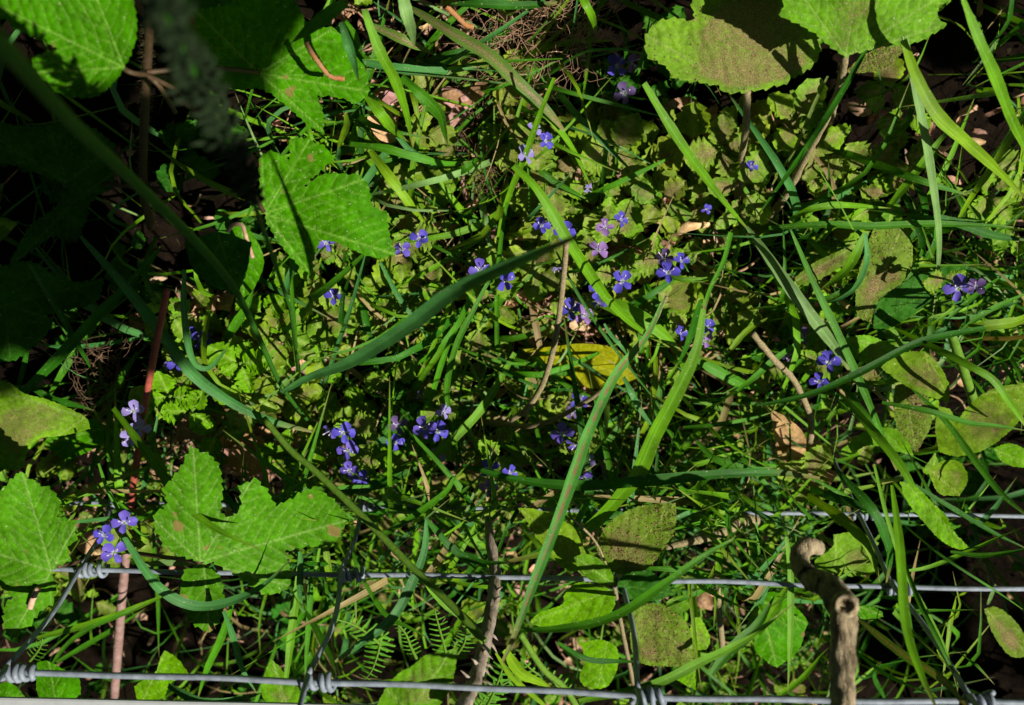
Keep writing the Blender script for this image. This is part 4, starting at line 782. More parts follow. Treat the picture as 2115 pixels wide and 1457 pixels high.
b('bright bent blade with a knee at right, running off the edge', 'bright', 18, .12, .16, .03, .15, 1846, 678, 1918, 716, 2002, 756, 2052, 784, 2085, 830, 2130, 895, kind='both')
b('green rib lying over the soil-strewn oval leaves, right', 'mid', 14, .15, .16, .01, .2, 1820, 832, 1918, 848, 2002, 872, 2060, 880, 2135, 895)
b('dark-edged blade slanting below the small stem fork, right', 'mid', 16, .14, .2, 0, .2, 1885, 806, 1952, 873, 2032, 972, 2080, 1030, 2135, 1080, kind='both')
b('light blade sloping down right between the oval leaves', 'bright', 24, .12, .18, .01, .2, 1738, 818, 1798, 882, 1840, 935, 1870, 985, 1900, 1042, kind='both')
b('cool short curved strap lying level beside the dusty oval leaf', 'pale', 20, .08, .08, .01, 0, 1770, 782, 1800, 800, 1830, 800, 1852, 797, kind='both')
b('fresh blade rising to a blunt base under the dusty brown leaf, right', 'bright', 24, .12, .09, .01, .2, 1790, 480, 1765, 530, 1740, 565, 1693, 600)
b('cool hooked blade over the small bracts, right of centre', 'cool', 15, .14, .1, .01, .3, 1790, 480, 1790, 540, 1765, 595, 1730, 620, 1690, 630)
b('lime tongue of grass at the far right above the arching blade', 'lime', 26, .13, .12, .01, .1, 2000, 674, 2050, 672, 2100, 664, 2140, 640)
b('narrow blade under the violet flowers at the far right edge', 'mid', 14, .1, .08, .01, .2, 1980, 690, 2030, 650, 2080, 622, 2135, 600)
b('mid blade rising left of the far right flowers, thin tip up', 'mid', 12, .1, .06, .01, .2, 1960, 660, 1995, 628, 2030, 595, 2080, 560)
b('lime-green blade bending down from the dusty clump to the wire, lower right', 'lime', 26, .16, .2, .02, .1, 1665, 1026, 1735, 1068, 1785, 1116, 1806, 1160, 1818, 1205)
b('dark ribbon blade beside it, broad in the middle, lower right', 'dark', 26, .2, .2, .02, .3, 1730, 968, 1798, 1048, 1828, 1114, 1838, 1158, 1832, 1206, kind='both')
b('dark blade starting at the dusty clump and pointing right', 'dark', 22, .17, .2, .01, .3, 1670, 1012, 1730, 1030, 1790, 1050, 1830, 1082)
b('fine blade falling to the lower right, left of the broad upright one', 'bright', 11, .2, .22, .01, .1, 1808, 960, 1838, 1081, 1872, 1184, 1912, 1262, 1950, 1340, 1975, 1425)
b('broad shining blade standing over the lowest wire, lower right', 'bright', 27, .22, .31, .0, .1, 1842, 1000, 1858, 1104, 1866, 1204, 1874, 1304, 1902, 1398, 1930, 1462, kind='both')
b('second narrower blade right of the broad shining one', 'mid', 13, .22, .27, .01, .2, 1862, 1150, 1895, 1240, 1935, 1320, 1985, 1420)
b('long hair-thin blade crossing the dark hollow to the right edge', 'mid', 6, .2, .22, .02, .1, 1868, 1085, 1940, 1140, 2030, 1205, 2135, 1278)
b('lit thin arc of grass over the dark hollow, right', 'bright', 10, .18, .2, -.01, .1, 1855, 1180, 1920, 1170, 2000, 1140, 2060, 1112, 2110, 1090)
b('pair-leaf thin blade at the right edge below the serrated leaf', 'mid', 12, .18, .2, 0, .2, 1965, 1142, 2030, 1146, 2085, 1142, 2135, 1130)
b('fine dark blade slanting to the right edge above the dark hollow', 'dark', 12, .17, .18, 0, .2, 1890, 1000, 1970, 1050, 2050, 1100, 2130, 1140)
b('tiny fallen blade lying in the dark hollow, pale tipped', 'mid', 7, .14, .16, 0, .1, 1800, 1250, 1870, 1260, 1950, 1264, 2018, 1259)
b('dusty strap curving from the stick to the lowest right knot', 'dusty', 22, .2, .29, .0, .2, 1770, 1275, 1860, 1350, 1940, 1400, 2000, 1462, kind='both')
b('upright two-ribbed blade left of the brown stick, ending in a point below', 'bright', 17, .18, .2, 0, .2, 1625, 1110, 1634, 1180, 1634, 1250, 1632, 1340, 1626, 1436)
b('wide lit blade at left of the two-ribbed one, slanting up', 'bright', 26, .15, .17, 0, .1, 1565, 1310, 1590, 1270, 1612, 1235, 1630, 1205)
b('bright low blade running up to the base of the stick', 'bright', 14, .15, .18, 0, .1, 1600, 1450, 1640, 1415, 1680, 1375, 1715, 1335)
b('shaded fine blade under the stick curving right', 'dark', 9, .15, .2, 0, .1, 1760, 1340, 1810, 1380, 1860, 1410, 1930, 1440)
b('short cool blade lying on soil above the yellow leaf, pointing right', 'cool', 10, .08, .07, .01, .1, 1250, 670, 1280, 715, 1300, 742)
b('cool blade falling right below the yellow leaf to the tall light blade', 'cool', 15, .1, .09, .01, .1, 1285, 780, 1310, 820, 1335, 865, 1355, 890)
b('upright mid-green blade in shadow bars left of the tall light blade', 'mid', 14, .06, .08, 0, .1, 1368, 770, 1362, 820, 1350, 880, 1338, 930)
b('grass blade edge-on crossing the red-striped blade, left', 'dark', 8, .12, .1, 0, .1, 1150, 520, 1190, 600, 1240, 680, 1300, 760, 1370, 850)
b('lime blade right of centre reaching toward the dusty leaf', 'lime', 14, .08, .08, 0, .1, 1500, 730, 1530, 700, 1560, 672, 1590, 650)
b('long fine blade slanting up right at right of centre', 'mid', 16, .1, .08, .01, .2, 1520, 810, 1560, 780, 1610, 735, 1690, 680)
b('level fine blade in the thin grass right of the tall light blade', 'mid', 11, .08, .08, .01, .1, 1410, 882, 1470, 880, 1530, 868, 1600, 850)
b('second level blade in the thin grass, brighter and lower', 'bright', 12, .09, .09, .01, .1, 1390, 960, 1440, 958, 1500, 940, 1535, 930)
b('oblique blade in the thin grass with a broad base', 'mid', 17, .09, .1, .01, .1, 1440, 910, 1480, 950, 1540, 968, 1600, 962)
b('slim arc of grass lying over the third wire, right of centre', 'lime', 12, .11, .13, .02, .1, 1425, 1055, 1470, 1052, 1500, 1058, 1530, 1030)

# ---------------------------------------------------------------- speedwells
s = speedwell
s('dim speedwell in deep shade left of the round-toothed dusty leaf', [(1273, 138, 'b', 52, (.5, .4)), (1303, 130, 'd', 44), (1290, 193, 'd', 46, (0, 0))], .06, lm='deep')
s('pale speedwell spire with three flowers beside the slim upright blade, upper centre', [(1102, 268, 'l', 34), (1126, 292, 'b', 38, (.5, .3)), (1083, 322, 'l', 44)], .1)
s('tiny faded lilac speedwell right of the crossing stems, upper centre', [(1212, 388, 'l', 26)], .07)
s('two blue speedwells at the head of the furry S-curved stalk', [(1118, 468, 'b', 40, (.1, .6)), (1166, 480, 'b', 46, (-.2, .3))], .09)
s('purple and blue speedwell pair right of the S-curved stalk', [(1250, 471, 'p', 40, (.2, .6)), (1281, 455, 'b', 36)], .08)
s('single pink-violet speedwell left of the striped tan leaf', [(1235, 518, 'p', 44, (.2, .5))], .08)
s('tiny blue speedwell beside the tan furry stalk, upper right', [(1551, 346, 'b', 30, (.4, .6))], .06)
s('small half-hidden blue speedwell in the dark left of the long straight blade', [(1458, 432, 'b', 24)], .06)
s('blue and violet speedwells just right of the big lit lobed leaf', [(866, 495, 'b', 42, (.2, .5)), (830, 516, 'v', 38, (-.2, .5))], .09)
s('speedwell peeping from the notch of the big lit lobed leaf', [(673, 503, 'v', 40, (.2, .4))], .09)
s('side-on blue speedwell on a pale stalk, left of centre', [(690, 615, 'b', 44, (.1, .9))], .09)
s('speedwell above the tip of the long cool blade, centre', [(991, 558, 'v', 48, (0, .3))], .1)
s('sideways speedwell just right of the long cool blade, centre', [(1041, 580, 'b', 50, (.6, 0))], .1)
s('open blue speedwell right of the broad crossing blade', [(1284, 582, 'b', 50, (.2, .2))], .09)
s('violet speedwell double behind the broad crossing blade', [(1233, 602, 'b', 40), (1238, 624, 'v', 36)], .08)
s('blue and purple speedwells touching the furry S-curved stalk', [(1178, 641, 'b', 50, (-.1, .5)), (1206, 652, 'p', 44, (.4, .2))], .09)
s('cluster of dusky and blue speedwells right of the striped tan leaf', [(1380, 565, 'b', 50, (-.1, .3)), (1372, 535, 'd', 42), (1406, 540, 'b', 36, (.4, .5))], .09)
s('speedwells on both sides of the tall light blade', [(1404, 690, 'b', 34), (1461, 676, 'b', 36, (.5, .2)), (1455, 704, 'p', 38, (.2, -.4))], .09)
s('blue speedwell under the arched thin stalk, below the yellow leaf', [(1198, 829, 'b', 42, (0, .4)), (1182, 852, 'd', 32)], .06)
s('violet speedwell spike left of the red-striped blade, lower centre', [(1162, 897, 'v', 48, (-.2, .2)), (1191, 918, 'v', 46), (1214, 955, 'l', 36), (1208, 986, 'v', 44)], .12)
s('bright violet speedwell trio by the end of the cool blade, lower left of centre', [(684, 890, 'v', 40), (710, 894, 'b', 48, (0, 0)), (718, 931, 'v', 44, (0, -.2))], .12)
s('pair of deep violet speedwells below the violet trio', [(722, 972, 'v', 40, (-.3, 0)), (744, 988, 'b', 42, (.2, 0))], .11)
s('shaded navy speedwells in the middle of the lower flower row', [(822, 880, 'd', 44, (0, .5)), (816, 914, 'b', 40, (.4, -.3))], .11, lm='deep')
s('violet-blue speedwell bunch at the right of the lower flower row', [(878, 884, 'v', 50, (-.1, .2)), (904, 892, 'b', 46, (.3, 0)), (915, 852, 'l', 36, (.7, 0))], .12)
s('faded pink speedwell below the violet-blue bunch', [(905, 940, 'l', 36, (0, .4))], .09)
s('deep blue speedwell with a lilac companion above the third wire', [(1012, 968, 'b', 42, (-.1, .3)), (1052, 978, 'b', 36, (.5, .3)), (1009, 1008, 'p', 42, (0, -.1))], .13)
s('blue speedwells on tan litter at left inside the hooked blade', [(394, 692, 'b', 34, (0, .6)), (416, 704, 'b', 44, (.2, .3))], .07)
s('lone blue speedwell touching the left cool blade', [(366, 751, 'b', 40)], .09)
s('small lilac speedwell under the left cool blade', [(405, 786, 'l', 22)], .06)
s('pale lilac speedwell cluster against the red shoot', [(276, 850, 'l', 46, (-.2, .2)), (289, 884, 'l', 44, (.1, -.1)), (268, 904, 'l', 40, (-.2, -.3))], .14)
s('blue and violet speedwell head just above the left knot of the second wire', [(257, 1080, 'v', 50, (0, .1)), (215, 1106, 'b', 42, (-.2, 0)), (236, 1141, 'v', 52, (0, -.05)), (228, 1092, 'd', 24)], .22, base=(262, 1120, .06))
s('large bright violet speedwell at the far right with a dim companion', [(1979, 596, 'v', 60, (0, .05)), (2015, 593, 'd', 42)], .13)
s('two dusky speedwells in shade left of the dark crossing blade', [(1655, 692, 'd', 42), (1632, 732, 'd', 38)], .07, lm='deep')
s('vivid blue speedwell pair where two right-hand blades cross', [(1711, 750, 'b', 50, (-.1, .2)), (1692, 789, 'b', 40, (-.3, 0))], .1)
s('small faded speedwell by the base of the shaded tan litter, left', [(346, 758, 'l', 22)], .08)
s('pale speedwell fleck left of the S-curved stalk', [(1150, 553, 'l', 26)], .07)
s('tiny lilac speedwell among dusty leaves right of the lower bunch', [(867, 816, 'l', 22)], .06)

# ---------------------------------------------------------------- leafy seedlings
d = seedling
d('fresh yellow-green crinkled seedling right of the red shoot', 350, 820, .12, 'lime', [.022, .02, .021, .017], .3)
d('bright crinkled seedling below the first, right of the red shoot', 395, 850, .12, 'lime', [.02, .019, .016], 1.1)
d('nettle-like seedling with four leaves under the left cool blade', 495, 752, .09, 'lime', [.026, .024, .022, .018, .014], .2)
d('broad-leaved seedling by the dry leaves, left of the thin upright blade', 612, 610, .06, 'lime', [.03, .024, .02, .018], 2.)
d('pale dusty seedling under the side-on blue flower', 660, 640, .05, 'small', [.022, .024, .02, .018], .8)
d('seedling between the cool slim blade and long cool blade', 770, 640, .05, 'small', [.022, .021, .019, .017], .4)
d('dusty double seedling left of the centre blue pair', 880, 590, .05, 'smalldusty', [.026, .024, .022, .02], 1.3)
d('soil-strewn seedling below the long cool blade, centre', 985, 740, .05, 'smalldusty', [.024, .022, .022, .018], .1)
d('leafy seedling in the centre beneath the slim upright blade', 965, 810, .04, 'small', [.022, .02, .018], 2.2)
d('single leafy shoot between the lower flower clusters', 760, 950, .08, 'lime', [.021, .018, .013], 4.6)
d('dusty rosette under the pale flower spire, upper centre', 1120, 410, .05, 'smalldusty', [.026, .024, .023, .02, .018], .6)
d('broad dusty rosette in the sunny patch, upper centre', 1270, 310, .05, 'smalldusty', [.03, .028, .026, .022, .02], 1.)
d('crinkled green leaf pair left of the long straight blade', 1290, 410, .05, 'small', [.03, .024, .018], 5.)
d('sunlit dusty rosette right of the long straight blade', 1490, 310, .06, 'smalldusty', [.028, .027, .024, .02], 1.8)
d('lit rosette in the hollow below the top right leaf', 1835, 225, .05, 'small', [.024, .02, .018], 4.8)
d('pale rosette behind the whitish blade, upper right', 1860, 320, .05, 'small', [.028, .024, .02], 4.2)
d('dusty rosette left of the whitish blade, upper right', 1790, 350, .05, 'smalldusty', [.026, .024, .022, .018], .9)
d('rosette lit at the far right under the lime blade', 2050, 400, .05, 'small', [.03, .026, .02, .02], 3.9)
d('small rosette in the sun right of the furry tan stalk', 1680, 350, .05, 'smalldusty', [.024, .022, .02, .016], .2)
d('pale rosette below the level bright blade, right', 1810, 420, .05, 'small', [.024, .022, .018], 1.4)
d('crumpled dusty seedling under the third wire, right of centre', 1660, 985, .08, 'smalldusty', [.03, .028, .024, .02], 1.2)
d('dull seedling below the yellow fallen leaf', 1085, 800, .03, 'smalldusty', [.026, .024, .02], 2.6)
d('wrinkled bright seedling between the hooked blade and the tall culm, left', 545, 650, .08, 'lime', [.024, .022, .02, .016], .7)
d('lime seedling just above the left lobe of the three-lobed leaf', 450, 895, .09, 'lime', [.024, .021, .019], 2.2)
d('small bright seedling below the tip of the tall culm', 590, 925, .08, 'lime', [.021, .02, .016], 3.1)
d('leafy seedling right of the thin upright blade, by the pale curled dry leaf', 660, 700, .06, 'lime', [.023, .022, .018, .016], 1.4)
d('seedling under the base of the long cool blade', 700, 805, .06, 'lime', [.022, .02, .018], 4.0)
d('yellow-green seedling left of the lower flower row', 640, 965, .09, 'lime', [.02, .018, .016], 5.2)
d('dusty-edged seedling between the long cool blade and the lower flower row', 815, 790, .06, 'small', [.024, .022, .02], .9)
# ---------------------------------------------------------------- uncountable cover: small leaves, fine grass, litter, roots
def pick(regs, n):
    w_ = np.array([r[1] for r in regs], float); k = RNG.choice(len(regs), n, p=w_ / w_.sum()); out = []
    for i in k:
        x0, y0, x1, y1 = regs[i][0]; out.append((RNG.uniform(x0, x1), RNG.uniform(y0, y1), i))
    return out
cov = [((330, 600, 700, 990), 85, 'small', .018), ((560, 480, 1060, 900), 150, 'small', .018), ((1060, 260, 1400, 560), 110, 'smalldusty', .019), ((780, 150, 1100, 480), 90, 'smalldusty', .018),
       ((1400, 250, 1620, 560), 60, 'smalldusty', .018), ((1640, 180, 2140, 520), 55, 'small', .021), ((1050, 560, 1500, 880), 70, 'smalldusty', .017), ((640, 880, 1300, 1080), 90, 'small', .016),
       ((1480, 560, 1900, 900), 45, 'small', .017), ((-20, 900, 330, 1260), 45, 'small', .019), ((1000, 1050, 1650, 1470), 110, 'small', .018), ((650, 1200, 1000, 1470), 45, 'small', .016),
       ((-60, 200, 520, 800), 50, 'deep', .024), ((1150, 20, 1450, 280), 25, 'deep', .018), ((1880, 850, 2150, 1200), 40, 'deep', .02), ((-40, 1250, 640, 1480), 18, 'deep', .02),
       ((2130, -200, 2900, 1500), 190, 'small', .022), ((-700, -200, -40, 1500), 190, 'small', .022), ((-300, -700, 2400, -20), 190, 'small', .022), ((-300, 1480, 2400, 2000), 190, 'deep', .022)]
cb = {k: MB() for k in ('small', 'smalldusty', 'deep')}
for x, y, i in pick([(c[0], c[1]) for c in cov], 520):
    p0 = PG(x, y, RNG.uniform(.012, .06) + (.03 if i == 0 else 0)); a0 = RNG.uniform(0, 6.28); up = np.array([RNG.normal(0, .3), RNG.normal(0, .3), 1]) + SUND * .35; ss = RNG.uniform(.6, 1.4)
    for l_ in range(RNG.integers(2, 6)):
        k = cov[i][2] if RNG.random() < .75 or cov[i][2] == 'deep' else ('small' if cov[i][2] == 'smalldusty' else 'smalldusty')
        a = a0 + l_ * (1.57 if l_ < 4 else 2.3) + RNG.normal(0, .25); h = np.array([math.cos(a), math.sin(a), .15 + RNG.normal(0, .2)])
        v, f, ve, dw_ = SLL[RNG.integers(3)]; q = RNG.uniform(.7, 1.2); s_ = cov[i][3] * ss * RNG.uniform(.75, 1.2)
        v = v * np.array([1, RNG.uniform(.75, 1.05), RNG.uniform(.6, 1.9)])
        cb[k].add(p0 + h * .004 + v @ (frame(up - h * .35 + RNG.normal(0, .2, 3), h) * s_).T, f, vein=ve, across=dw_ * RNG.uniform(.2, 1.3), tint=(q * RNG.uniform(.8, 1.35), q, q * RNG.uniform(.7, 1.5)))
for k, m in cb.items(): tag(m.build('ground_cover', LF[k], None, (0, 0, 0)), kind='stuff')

gr = [((560, 120, 1100, 500), 110), ((1050, 430, 1650, 700), 50), ((1230, 800, 1680, 1110), 330), ((1560, 430, 2140, 720), 170), ((1950, 520, 2140, 720), 120), ((560, 1080, 720, 1470), 120),
      ((-40, 1180, 560, 1470), 70), ((640, 1000, 1100, 1240), 160), ((320, 560, 700, 980), 20), ((700, 500, 1100, 1000), 80), ((1100, 700, 1600, 1000), 90), ((1350, 1080, 1720, 1470), 140),
      ((1650, 900, 1900, 1400), 80), ((1900, 850, 2140, 1150), 30), ((150, 640, 420, 1100), 80), ((-40, 250, 500, 800), 70), ((1650, 150, 2140, 420), 25), ((1020, -20, 1330, 260), 60), ((2000, -30, 2150, 200), 25), ((900, 1150, 1350, 1470), 55),
      ((2130, -200, 2900, 1500), 260), ((-700, -200, -40, 1500), 260), ((-300, -700, 2400, -20), 260), ((-300, 1480, 2400, 2000), 260)]
gk = ['bright', 'mid', 'cool', 'lime', 'dark', 'straw', 'pale']; gw = [.25, .32, .12, .1, .12, .05, .04]
gb = {k: MB() for k in gk}
for x, y, i in pick(gr, 2350):
    k = gk[RNG.choice(7, p=gw)]; b0 = PG(x, y, RNG.uniform(.004, .03)); L = RNG.uniform(.035, .13); a = RNG.uniform(0, 6.28)
    h = np.array([math.cos(a), math.sin(a), 0]); li = RNG.uniform(.3, 1.4); top = RNG.uniform(.02, .085) * min(1, L / .07)
    m_ = b0 + h * L * .4 + np.array([0, 0, top]); e = b0 + h * L * (.75 + .2 * li) + np.array([0, 0, top * RNG.uniform(.2, 1.1)]) + np.array([-h[1], h[0], 0]) * RNG.normal(0, .012)
    p = spline([b0, m_, e], 9); t = np.linspace(0, 1, 9); q = RNG.uniform(.75, 1.2)
    ribbon(gb[k], p, prof(t, 'tip') * RNG.uniform(.0006, .0026) * (.5 if RNG.random() < .3 else 1), RNG.normal(0, .5), .3, 3, (q, q * RNG.uniform(.9, 1.08), q))
for x, y, i in pick([((330, 560, 700, 1000), 1.5), ((700, 480, 1080, 1000), 4), ((1080, 500, 1600, 900), 3), ((560, 120, 1050, 480), 2)], 420):
    k = ['straw', 'mid', 'bright', 'cool', 'dark', 'pale'][RNG.choice(6, p=[.3, .22, .2, .12, .08, .08])]; b0 = PG(x, y, RNG.uniform(.01, .05)); a = RNG.uniform(0, 6.28); L = RNG.uniform(.02, .09)
    h = np.array([math.cos(a), math.sin(a), 0]); p = spline([b0, b0 + h * L * .5 + [0, 0, RNG.uniform(.0, .03)], b0 + h * L + np.array([-h[1], h[0], 0]) * RNG.normal(0, .006) + [0, 0, RNG.uniform(-.01, .03)]], 8); q = RNG.uniform(.8, 1.2)
    ribbon(gb[k], p, prof(np.linspace(0, 1, 8), 'tip') * RNG.uniform(.0004, .0011), RNG.normal(0, .5), .3, 3, (q, q, q))
for x, y, i in pick([((-20, 1030, 690, 1060), 2), ((780, 1030, 1550, 1070), 3), ((600, 1170, 1000, 1210), 1), ((1400, 1190, 1700, 1220), 1), ((1560, 1040, 2100, 1085), .5), ((1850, 1220, 2010, 1430), .8)], 270):
    k = gk[RNG.choice(7, p=gw)]; b0 = P(x + RNG.uniform(-60, 60), y + RNG.uniform(-40, 40), .04); e = P(x + RNG.uniform(-60, 60), y + RNG.uniform(-30, 30), RNG.uniform(.11, .15)); tp_ = e + RNG.normal(0, .03, 3) + [0, .01, 0]
    ribbon(gb[k], spline([b0, e, tp_], 9), prof(np.linspace(0, 1, 9), 'tip') * RNG.uniform(.0012, .003), RNG.normal(0, .4), .3, 3)
for k, m in gb.items(): tag(m.build('grass', BL[k], None, (0, 0, 0)), kind='stuff')

lm = MB()
lr = [((370, 600, 700, 980), 420), ((700, 350, 1100, 560), 120), ((1050, 240, 1500, 700), 260), ((560, 0, 1150, 330), 200), ((1060, 650, 1560, 960), 180), ((100, 850, 420, 1150), 120), ((640, 880, 1300, 1120), 200), ((1500, 200, 2140, 900), 140), ((1050, 1050, 1750, 1470), 140), ((-40, 1000, 700, 1470), 60), ((-40, 0, 2150, 1470), 120)]
for x, y, i in pick(lr, 1900):
    p = PG(x, y, RNG.uniform(.0, .022) + (RNG.uniform(0, .03) if i in (0, 1, 2) else 0)); a = RNG.uniform(0, 6.28); R = frame(np.array([RNG.normal(0, .45), RNG.normal(0, .45), 1]), (math.cos(a), math.sin(a), 0))
    L = RNG.uniform(.004, .017) * (1.6 if i in (0, 2) and RNG.random() < .4 else 1); W = L * RNG.uniform(.18, .6); u = np.linspace(-1, 1, 5); q, r = np.meshgrid(u, np.linspace(-1, 1, 4), indexing='ij')
    wv = (1 - .65 * np.abs(q) ** 2) * RNG.uniform(.7, 1.2, q.shape); v = np.stack([q * L * .5, r * wv * W * .5, L * (RNG.normal(0, .18) * q ** 2 + RNG.normal(0, .2) * r ** 2 + .04 * RNG.normal(size=q.shape))], -1).reshape(-1, 3)
    g = RNG.uniform(.45, 1.35); lm.add(p + v @ R.T, grid_faces(5, 4), tint=(g, g * RNG.uniform(.82, 1.08), g * RNG.uniform(.75, 1.15)))
for x, y, i in pick([((380, 610, 680, 980), 8), ((1060, 500, 1400, 640), 1), ((700, 160, 1080, 330), 1)], 230):
    p = PG(x, y, RNG.uniform(.02, .05)); a = RNG.uniform(0, 6.28); R = frame(np.array([RNG.normal(0, .35), RNG.normal(0, .35), 1]) + SUND * .5, (math.cos(a), math.sin(a), 0)); L = RNG.uniform(.012, .03); W = L * RNG.uniform(.3, .6)
    q, r = np.meshgrid(np.linspace(-1, 1, 7), np.linspace(-1, 1, 5), indexing='ij'); wv = (1 - .7 * np.abs(q) ** 2.4) * RNG.uniform(.75, 1.15, (7, 1))
    v = np.stack([q * L * .5, r * wv * W * .5, L * (RNG.normal(0, .12) * q ** 2 + RNG.uniform(-.05, .25) * r ** 2 * wv + .025 * RNG.normal(size=q.shape))], -1).reshape(-1, 3)
    g = RNG.uniform(.6, 1.3); lm.add(p + v @ R.T, grid_faces(7, 5), tint=(g, g * RNG.uniform(.8, 1.05), g * RNG.uniform(.75, 1.2)))
for x, y, i in pick(lr, 420):
    p = PG(x, y, RNG.uniform(.004, .04)); a = RNG.uniform(0, 6.28); L = RNG.uniform(.01, .045); g = RNG.uniform(.5, 1.2)
    d_ = np.array([math.cos(a), math.sin(a), RNG.normal(0, .2)]); tube(lm, spline([p - d_ * L / 2, p + RNG.normal(0, .002, 3), p + d_ * L / 2], 6), RNG.uniform(.0003, .0009), 5, tint=(g, g * .95, g * .9))
tag(lm.build('leaf_litter', LIT, None, (0, 0, 0)), kind='stuff')
# crumbs of soil
sm = MB(); ico = [(0, 0, 1), (.9, 0, .3), (.25, .85, .3), (-.75, .5, .3), (-.7, -.55, .3), (.3, -.85, .3), (0, 0, -.8)]; icf = [(0, 1, 2), (0, 2, 3), (0, 3, 4), (0, 4, 5), (0, 5, 1), (6, 2, 1), (6, 3, 2), (6, 4, 3), (6, 5, 4), (6, 1, 5)]
for x, y, i in pick([((-40, -20, 2150, 1480), 1), ((880, 160, 1500, 620), 1.2)], 2600):
    p = PG(x, y, RNG.uniform(-.008, .004)); q = RNG.uniform(.5, 1.5); sm.add(p + np.array(ico) * RNG.uniform(.0005, .0028) * RNG.uniform(.6, 1.3, 3), icf, tint=(q, q, q))
tag(sm.build('soil_crumbs', SOIL, None, (0, 0, 0), smooth=False), kind='stuff')
# dead root mat and pale wiry roots
rm = MB()
def rootlet(x, y, z, n, step, r, g):
    p = [P(x, y, z)]; d_ = nrm(RNG.normal(size=3) * np.array([1, 1, .3]))
    for _ in range(n): d_ = nrm(d_ + RNG.normal(0, .55, 3) * np.array([1, 1, .5])); p.append(p[-1] + d_ * step)
    p = np.array(p); p[:, 2] = np.clip(p[:, 2], .004, .09); tube(rm, p, np.linspace(r, r * .3, len(p)), 4, False, (g, g * .95, g * .9))
for _ in range(430): rootlet(RNG.normal(985, 48), RNG.normal(260, 50), RNG.uniform(.015, .045), 9, .0032, .00028, RNG.uniform(.5, 1.3))
for _ in range(130): rootlet(RNG.uniform(1015, 1240), RNG.normal(62, 28), RNG.uniform(.05, .075), 12, .0045, .00022, RNG.uniform(1.2, 2.2))
for _ in range(60): rootlet(RNG.normal(205, 12), RNG.uniform(720, 860), RNG.uniform(.08, .11), 9, .004, .00025, RNG.uniform(.4, .9))
for _ in range(40): rootlet(RNG.normal(1020, 15), RNG.normal(385, 22), RNG.uniform(.03, .05), 8, .0035, .0002, RNG.uniform(.6, 1.2))
tag(rm.build('dead_roots', ROOT, None, (0, 0, 0)), kind='stuff')

# ---------------------------------------------------------------- unseen foliage added overhead to throw the broad shade and block sky light
ov = thing('added_shade_foliage', (1.5, -2.2, 0), 'added foliage above the view that casts shade and closes off the sky', 'shrub')
blocker_leaves = MB(); added_trunk = MB()
tube(added_trunk, spline([(1.5, -2.2, -.02), (1.42, -2.0, .6), (1.1, -1.5, 1.05), (.75, -1.05, 1.2), (.3, -.75, 1.18), (0, -.6, 1.1)], 40), np.linspace(.03, .004, 40), 10)
tube(added_trunk, spline([(1.1, -1.5, 1.05), (1.2, -1.2, 1.25), (1.1, -.95, 1.25), (.85, -.85, 1.15)], 20), np.linspace(.012, .003, 20), 8)
def proj(p):
    d = np.asarray(p) - CAM; t = d @ FW; return np.array([CX + d @ RT / t * FPX, CY - d @ UP / t * FPX])
def box(x0, y0, x1, y1): return [(x0, y0), (x1, y0), (x1, y1), (x0, y1)]
LIT_ = [(np.array(q, float), z) for q, z in (([(0, -40), (170, -40), (200, 130), (240, 170), (197, 200), (133, 198), (60, 120), (0, 40)], .235), ([(600, 150), (640, 70), (800, 60), (800, 250), (680, 290), (600, 220)], .15),
        ([(565, 280), (700, 275), (840, 530), (640, 590), (570, 480)], .165), ([(1335, 20), (1530, 40), (1500, 80), (1560, 150), (1540, 200), (1340, 150)], .12), (box(-100, 980, 160, 1320), .19), (box(320, 930, 720, 1310), .19), (box(250, 1060, 600, 1260), .21), (box(330, 720, 640, 900), .08), (box(470, 470, 545, 600), .15), (box(190, 880, 330, 1000), .14), (box(0, 860, 230, 960), .15), ([(430, 640), (640, 540), (720, 620), (700, 980), (330, 1000), (330, 760)], .02), (box(150, 850, 330, 980), .16), (box(370, 730, 660, 900), .11))]
def shade(poly, n, h0, h1, s0=.03, s1=.055, zr=.05, rej=True):
    poly = np.array(poly, float); lo, hi = poly.min(0), poly.max(0); k = 0
    for _ in range(n * 60):
        if k >= n: break
        q = RNG.uniform(lo, hi)
        if not inside(q[None], poly)[0]: continue
        g = P(q[0], q[1], zr); h = RNG.uniform(h0, h1); c = g + SUND * (h - zr) / SUND[2]; sz_ = RNG.uniform(s0, s1); bad = False
        if rej:
            for pl, z in LIT_:
                m = g + SUND * (z - zr) / SUND[2]; pj = proj(m); e = sz_ * .75 * FPX / depth(m)
                if inside(np.array([pj] + [pj + e * np.array([math.cos(u), math.sin(u)]) * s for u in np.arange(0, 6.28, .785) for s in (.5, 1)]), pl).any(): bad = True; break
        if bad: continue
        k += 1; a = RNG.uniform(0, 6.28); v, f, ve, dw_ = SLL[RNG.integers(3)]; nn = SUND * .8 + RNG.normal(0, .3, 3); t = RNG.uniform(.8, 1.2)
        R = frame(nn, (math.cos(a), math.sin(a), RNG.normal(0, .3))) * sz_; blocker_leaves.add(c + (v - np.array([.45, 0, 0])) @ R.T, f, vein=ve, tint=(t, t, t))
S1 = [(210, -60), (500, -60), (540, 60), (548, 200), (515, 300), (530, 400), (470, 500), (400, 560), (330, 650), (240, 770), (0, 800), (-150, 780), (-150, 260), (60, 260), (180, 235), (262, 170)]
shade(S1, 620, .85, 1.1); shade(S1, 400, .85, 1.1, .02, .04, zr=.13)
shade([(320, 80), (440, 80), (560, 440), (470, 420)], 70, .85, 1.0, .025, .04, zr=.40)
shade([(280, -20), (430, -20), (470, 170), (330, 150)], 40, .85, 1.0, .025, .04, zr=.43)
shade([(300, 20), (430, 20), (560, 430), (520, 620), (470, 600), (400, 400)], 60, .85, 1.0, zr=.36)
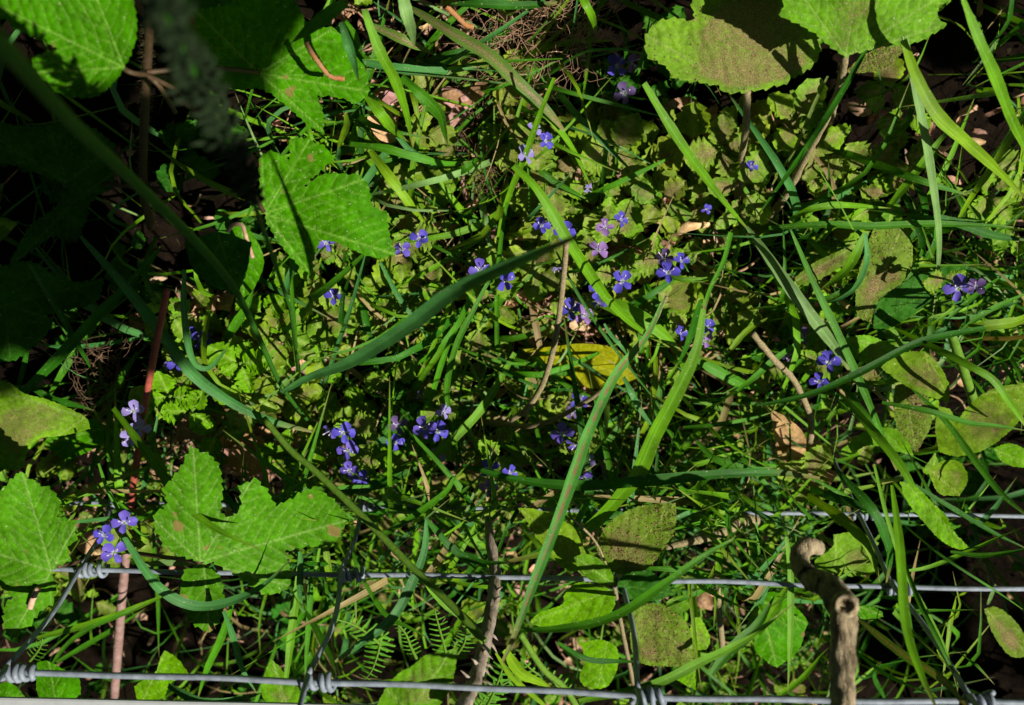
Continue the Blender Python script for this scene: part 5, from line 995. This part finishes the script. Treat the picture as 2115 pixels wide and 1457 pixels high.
shade([(-100, 0), (0, 40), (480, 560), (440, 600), (-60, 130)], 200, .85, 1.0, .02, .035, zr=.40)
shade([(1960, 1130), (2200, 1060), (2200, 1500), (1990, 1500), (1900, 1280)], 240, .85, 1.05, zr=-.04, rej=False)
shade([(1190, 60), (1320, 60), (1370, 170), (1400, 240), (1300, 262), (1200, 220)], 30, .75, .9, .02, .03)
shade(box(40, 1200, 1000, 1420), 60, .8, 1.0, .018, .035, zr=-.08)
shade(box(1000, 1230, 1700, 1430), 22, .8, 1.0, .018, .035, zr=-.08)
shade([(2030, -60), (2160, -60), (2160, 140), (2060, 120)], 26, .75, .9, .03, .04, zr=.02)
shade([(1690, 170), (1830, 170), (1880, 300), (1760, 330), (1690, 290)], 26, .75, .9, .02, .03, zr=.03)
shade([(1960, 700), (2100, 720), (2100, 800), (1980, 830)], 16, .75, .9, .02, .03, rej=False)
k = 0
while k < 5200:      # added leaves close the sky, but for the gap the sun comes through
    q = np.array([RNG.uniform(-1.9, 2.1), RNG.uniform(-2.2, 1.4), RNG.uniform(1.35, 1.75)]); g = q - SUND * q[2] / SUND[2]
    if q[2] * 0 + abs(g[0]) < .62 and -.75 < g[1] < .38: continue
    k += 1; a = RNG.uniform(0, 6.28); v, f, ve, dw_ = SLL[RNG.integers(3)]; t = RNG.uniform(.7, 1.2)
    blocker_leaves.add(q + v @ (frame(np.array([RNG.normal(0, .5), RNG.normal(0, .5), 1]), (math.cos(a), math.sin(a), 0)) * RNG.uniform(.07, .13)).T, f, vein=ve, tint=(t, t, t))
blocker_leaves.build('blocker_leaves', SHR, ov); added_trunk.build('added_trunk', BARK, ov)

# unseen leaf wall added round the bank to keep sky light off it
hg = thing('added_sky_screen', (0, 1.1, 0), 'added wall of dark green leaves that keeps sky light off the bank', 'added_sky_screen'); hm = MB(); ht = MB()
for i in range(14):
    x = -1.5 + i * .2; tube(ht, spline([(x, 1.15, -.02), (x + RNG.normal(0, .05), 1.1, .7), (x + RNG.normal(0, .1), 1.0 + RNG.normal(0, .1), 1.6)], 10), np.linspace(.02, .006, 10), 7)
for _ in range(5200):
    z = RNG.uniform(.12, 1.9)
    c = np.array([RNG.uniform(-1.7, 1.5), RNG.uniform(.62, 1.25) - .28 * max(0, z - .8), z]) if RNG.random() < .62 else np.array([-RNG.uniform(.72, 1.3) + .25 * max(0, z - .8), RNG.uniform(-1.3, 1.0), z])
    a = RNG.uniform(0, 6.28); v, f, ve, dw_ = SLL[RNG.integers(3)]; t = RNG.uniform(.6, 1.2)
    hm.add(c + v @ (frame(RNG.normal(size=3) + np.array([0, -.3, .6]), (math.cos(a), math.sin(a), RNG.normal(0, .5))) * RNG.uniform(.06, .12)).T, f, vein=ve, tint=(t, t, t))
for _ in range(3000):
    u = RNG.random(); a = RNG.uniform(0, 6.28)
    c = np.array([RNG.uniform(-1.6, 1.3), -RNG.uniform(1.15, 1.6), RNG.uniform(-.05, 1.5)]) if u < .6 else np.array([RNG.uniform(.95, 1.4), RNG.uniform(-1.3, .9), RNG.uniform(-.05, .38)])
    v, f, ve, dw_ = SLL[RNG.integers(3)]; t = RNG.uniform(.6, 1.2)
    hm.add(c + v @ (frame(RNG.normal(size=3) + np.array([0, .3, .6]), (math.cos(a), math.sin(a), RNG.normal(0, .5))) * RNG.uniform(.06, .12)).T, f, vein=ve, tint=(t, t, t))
hm.build('blocker_leaves', SHR, hg); ht.build('added_trunk', BARK, hg)
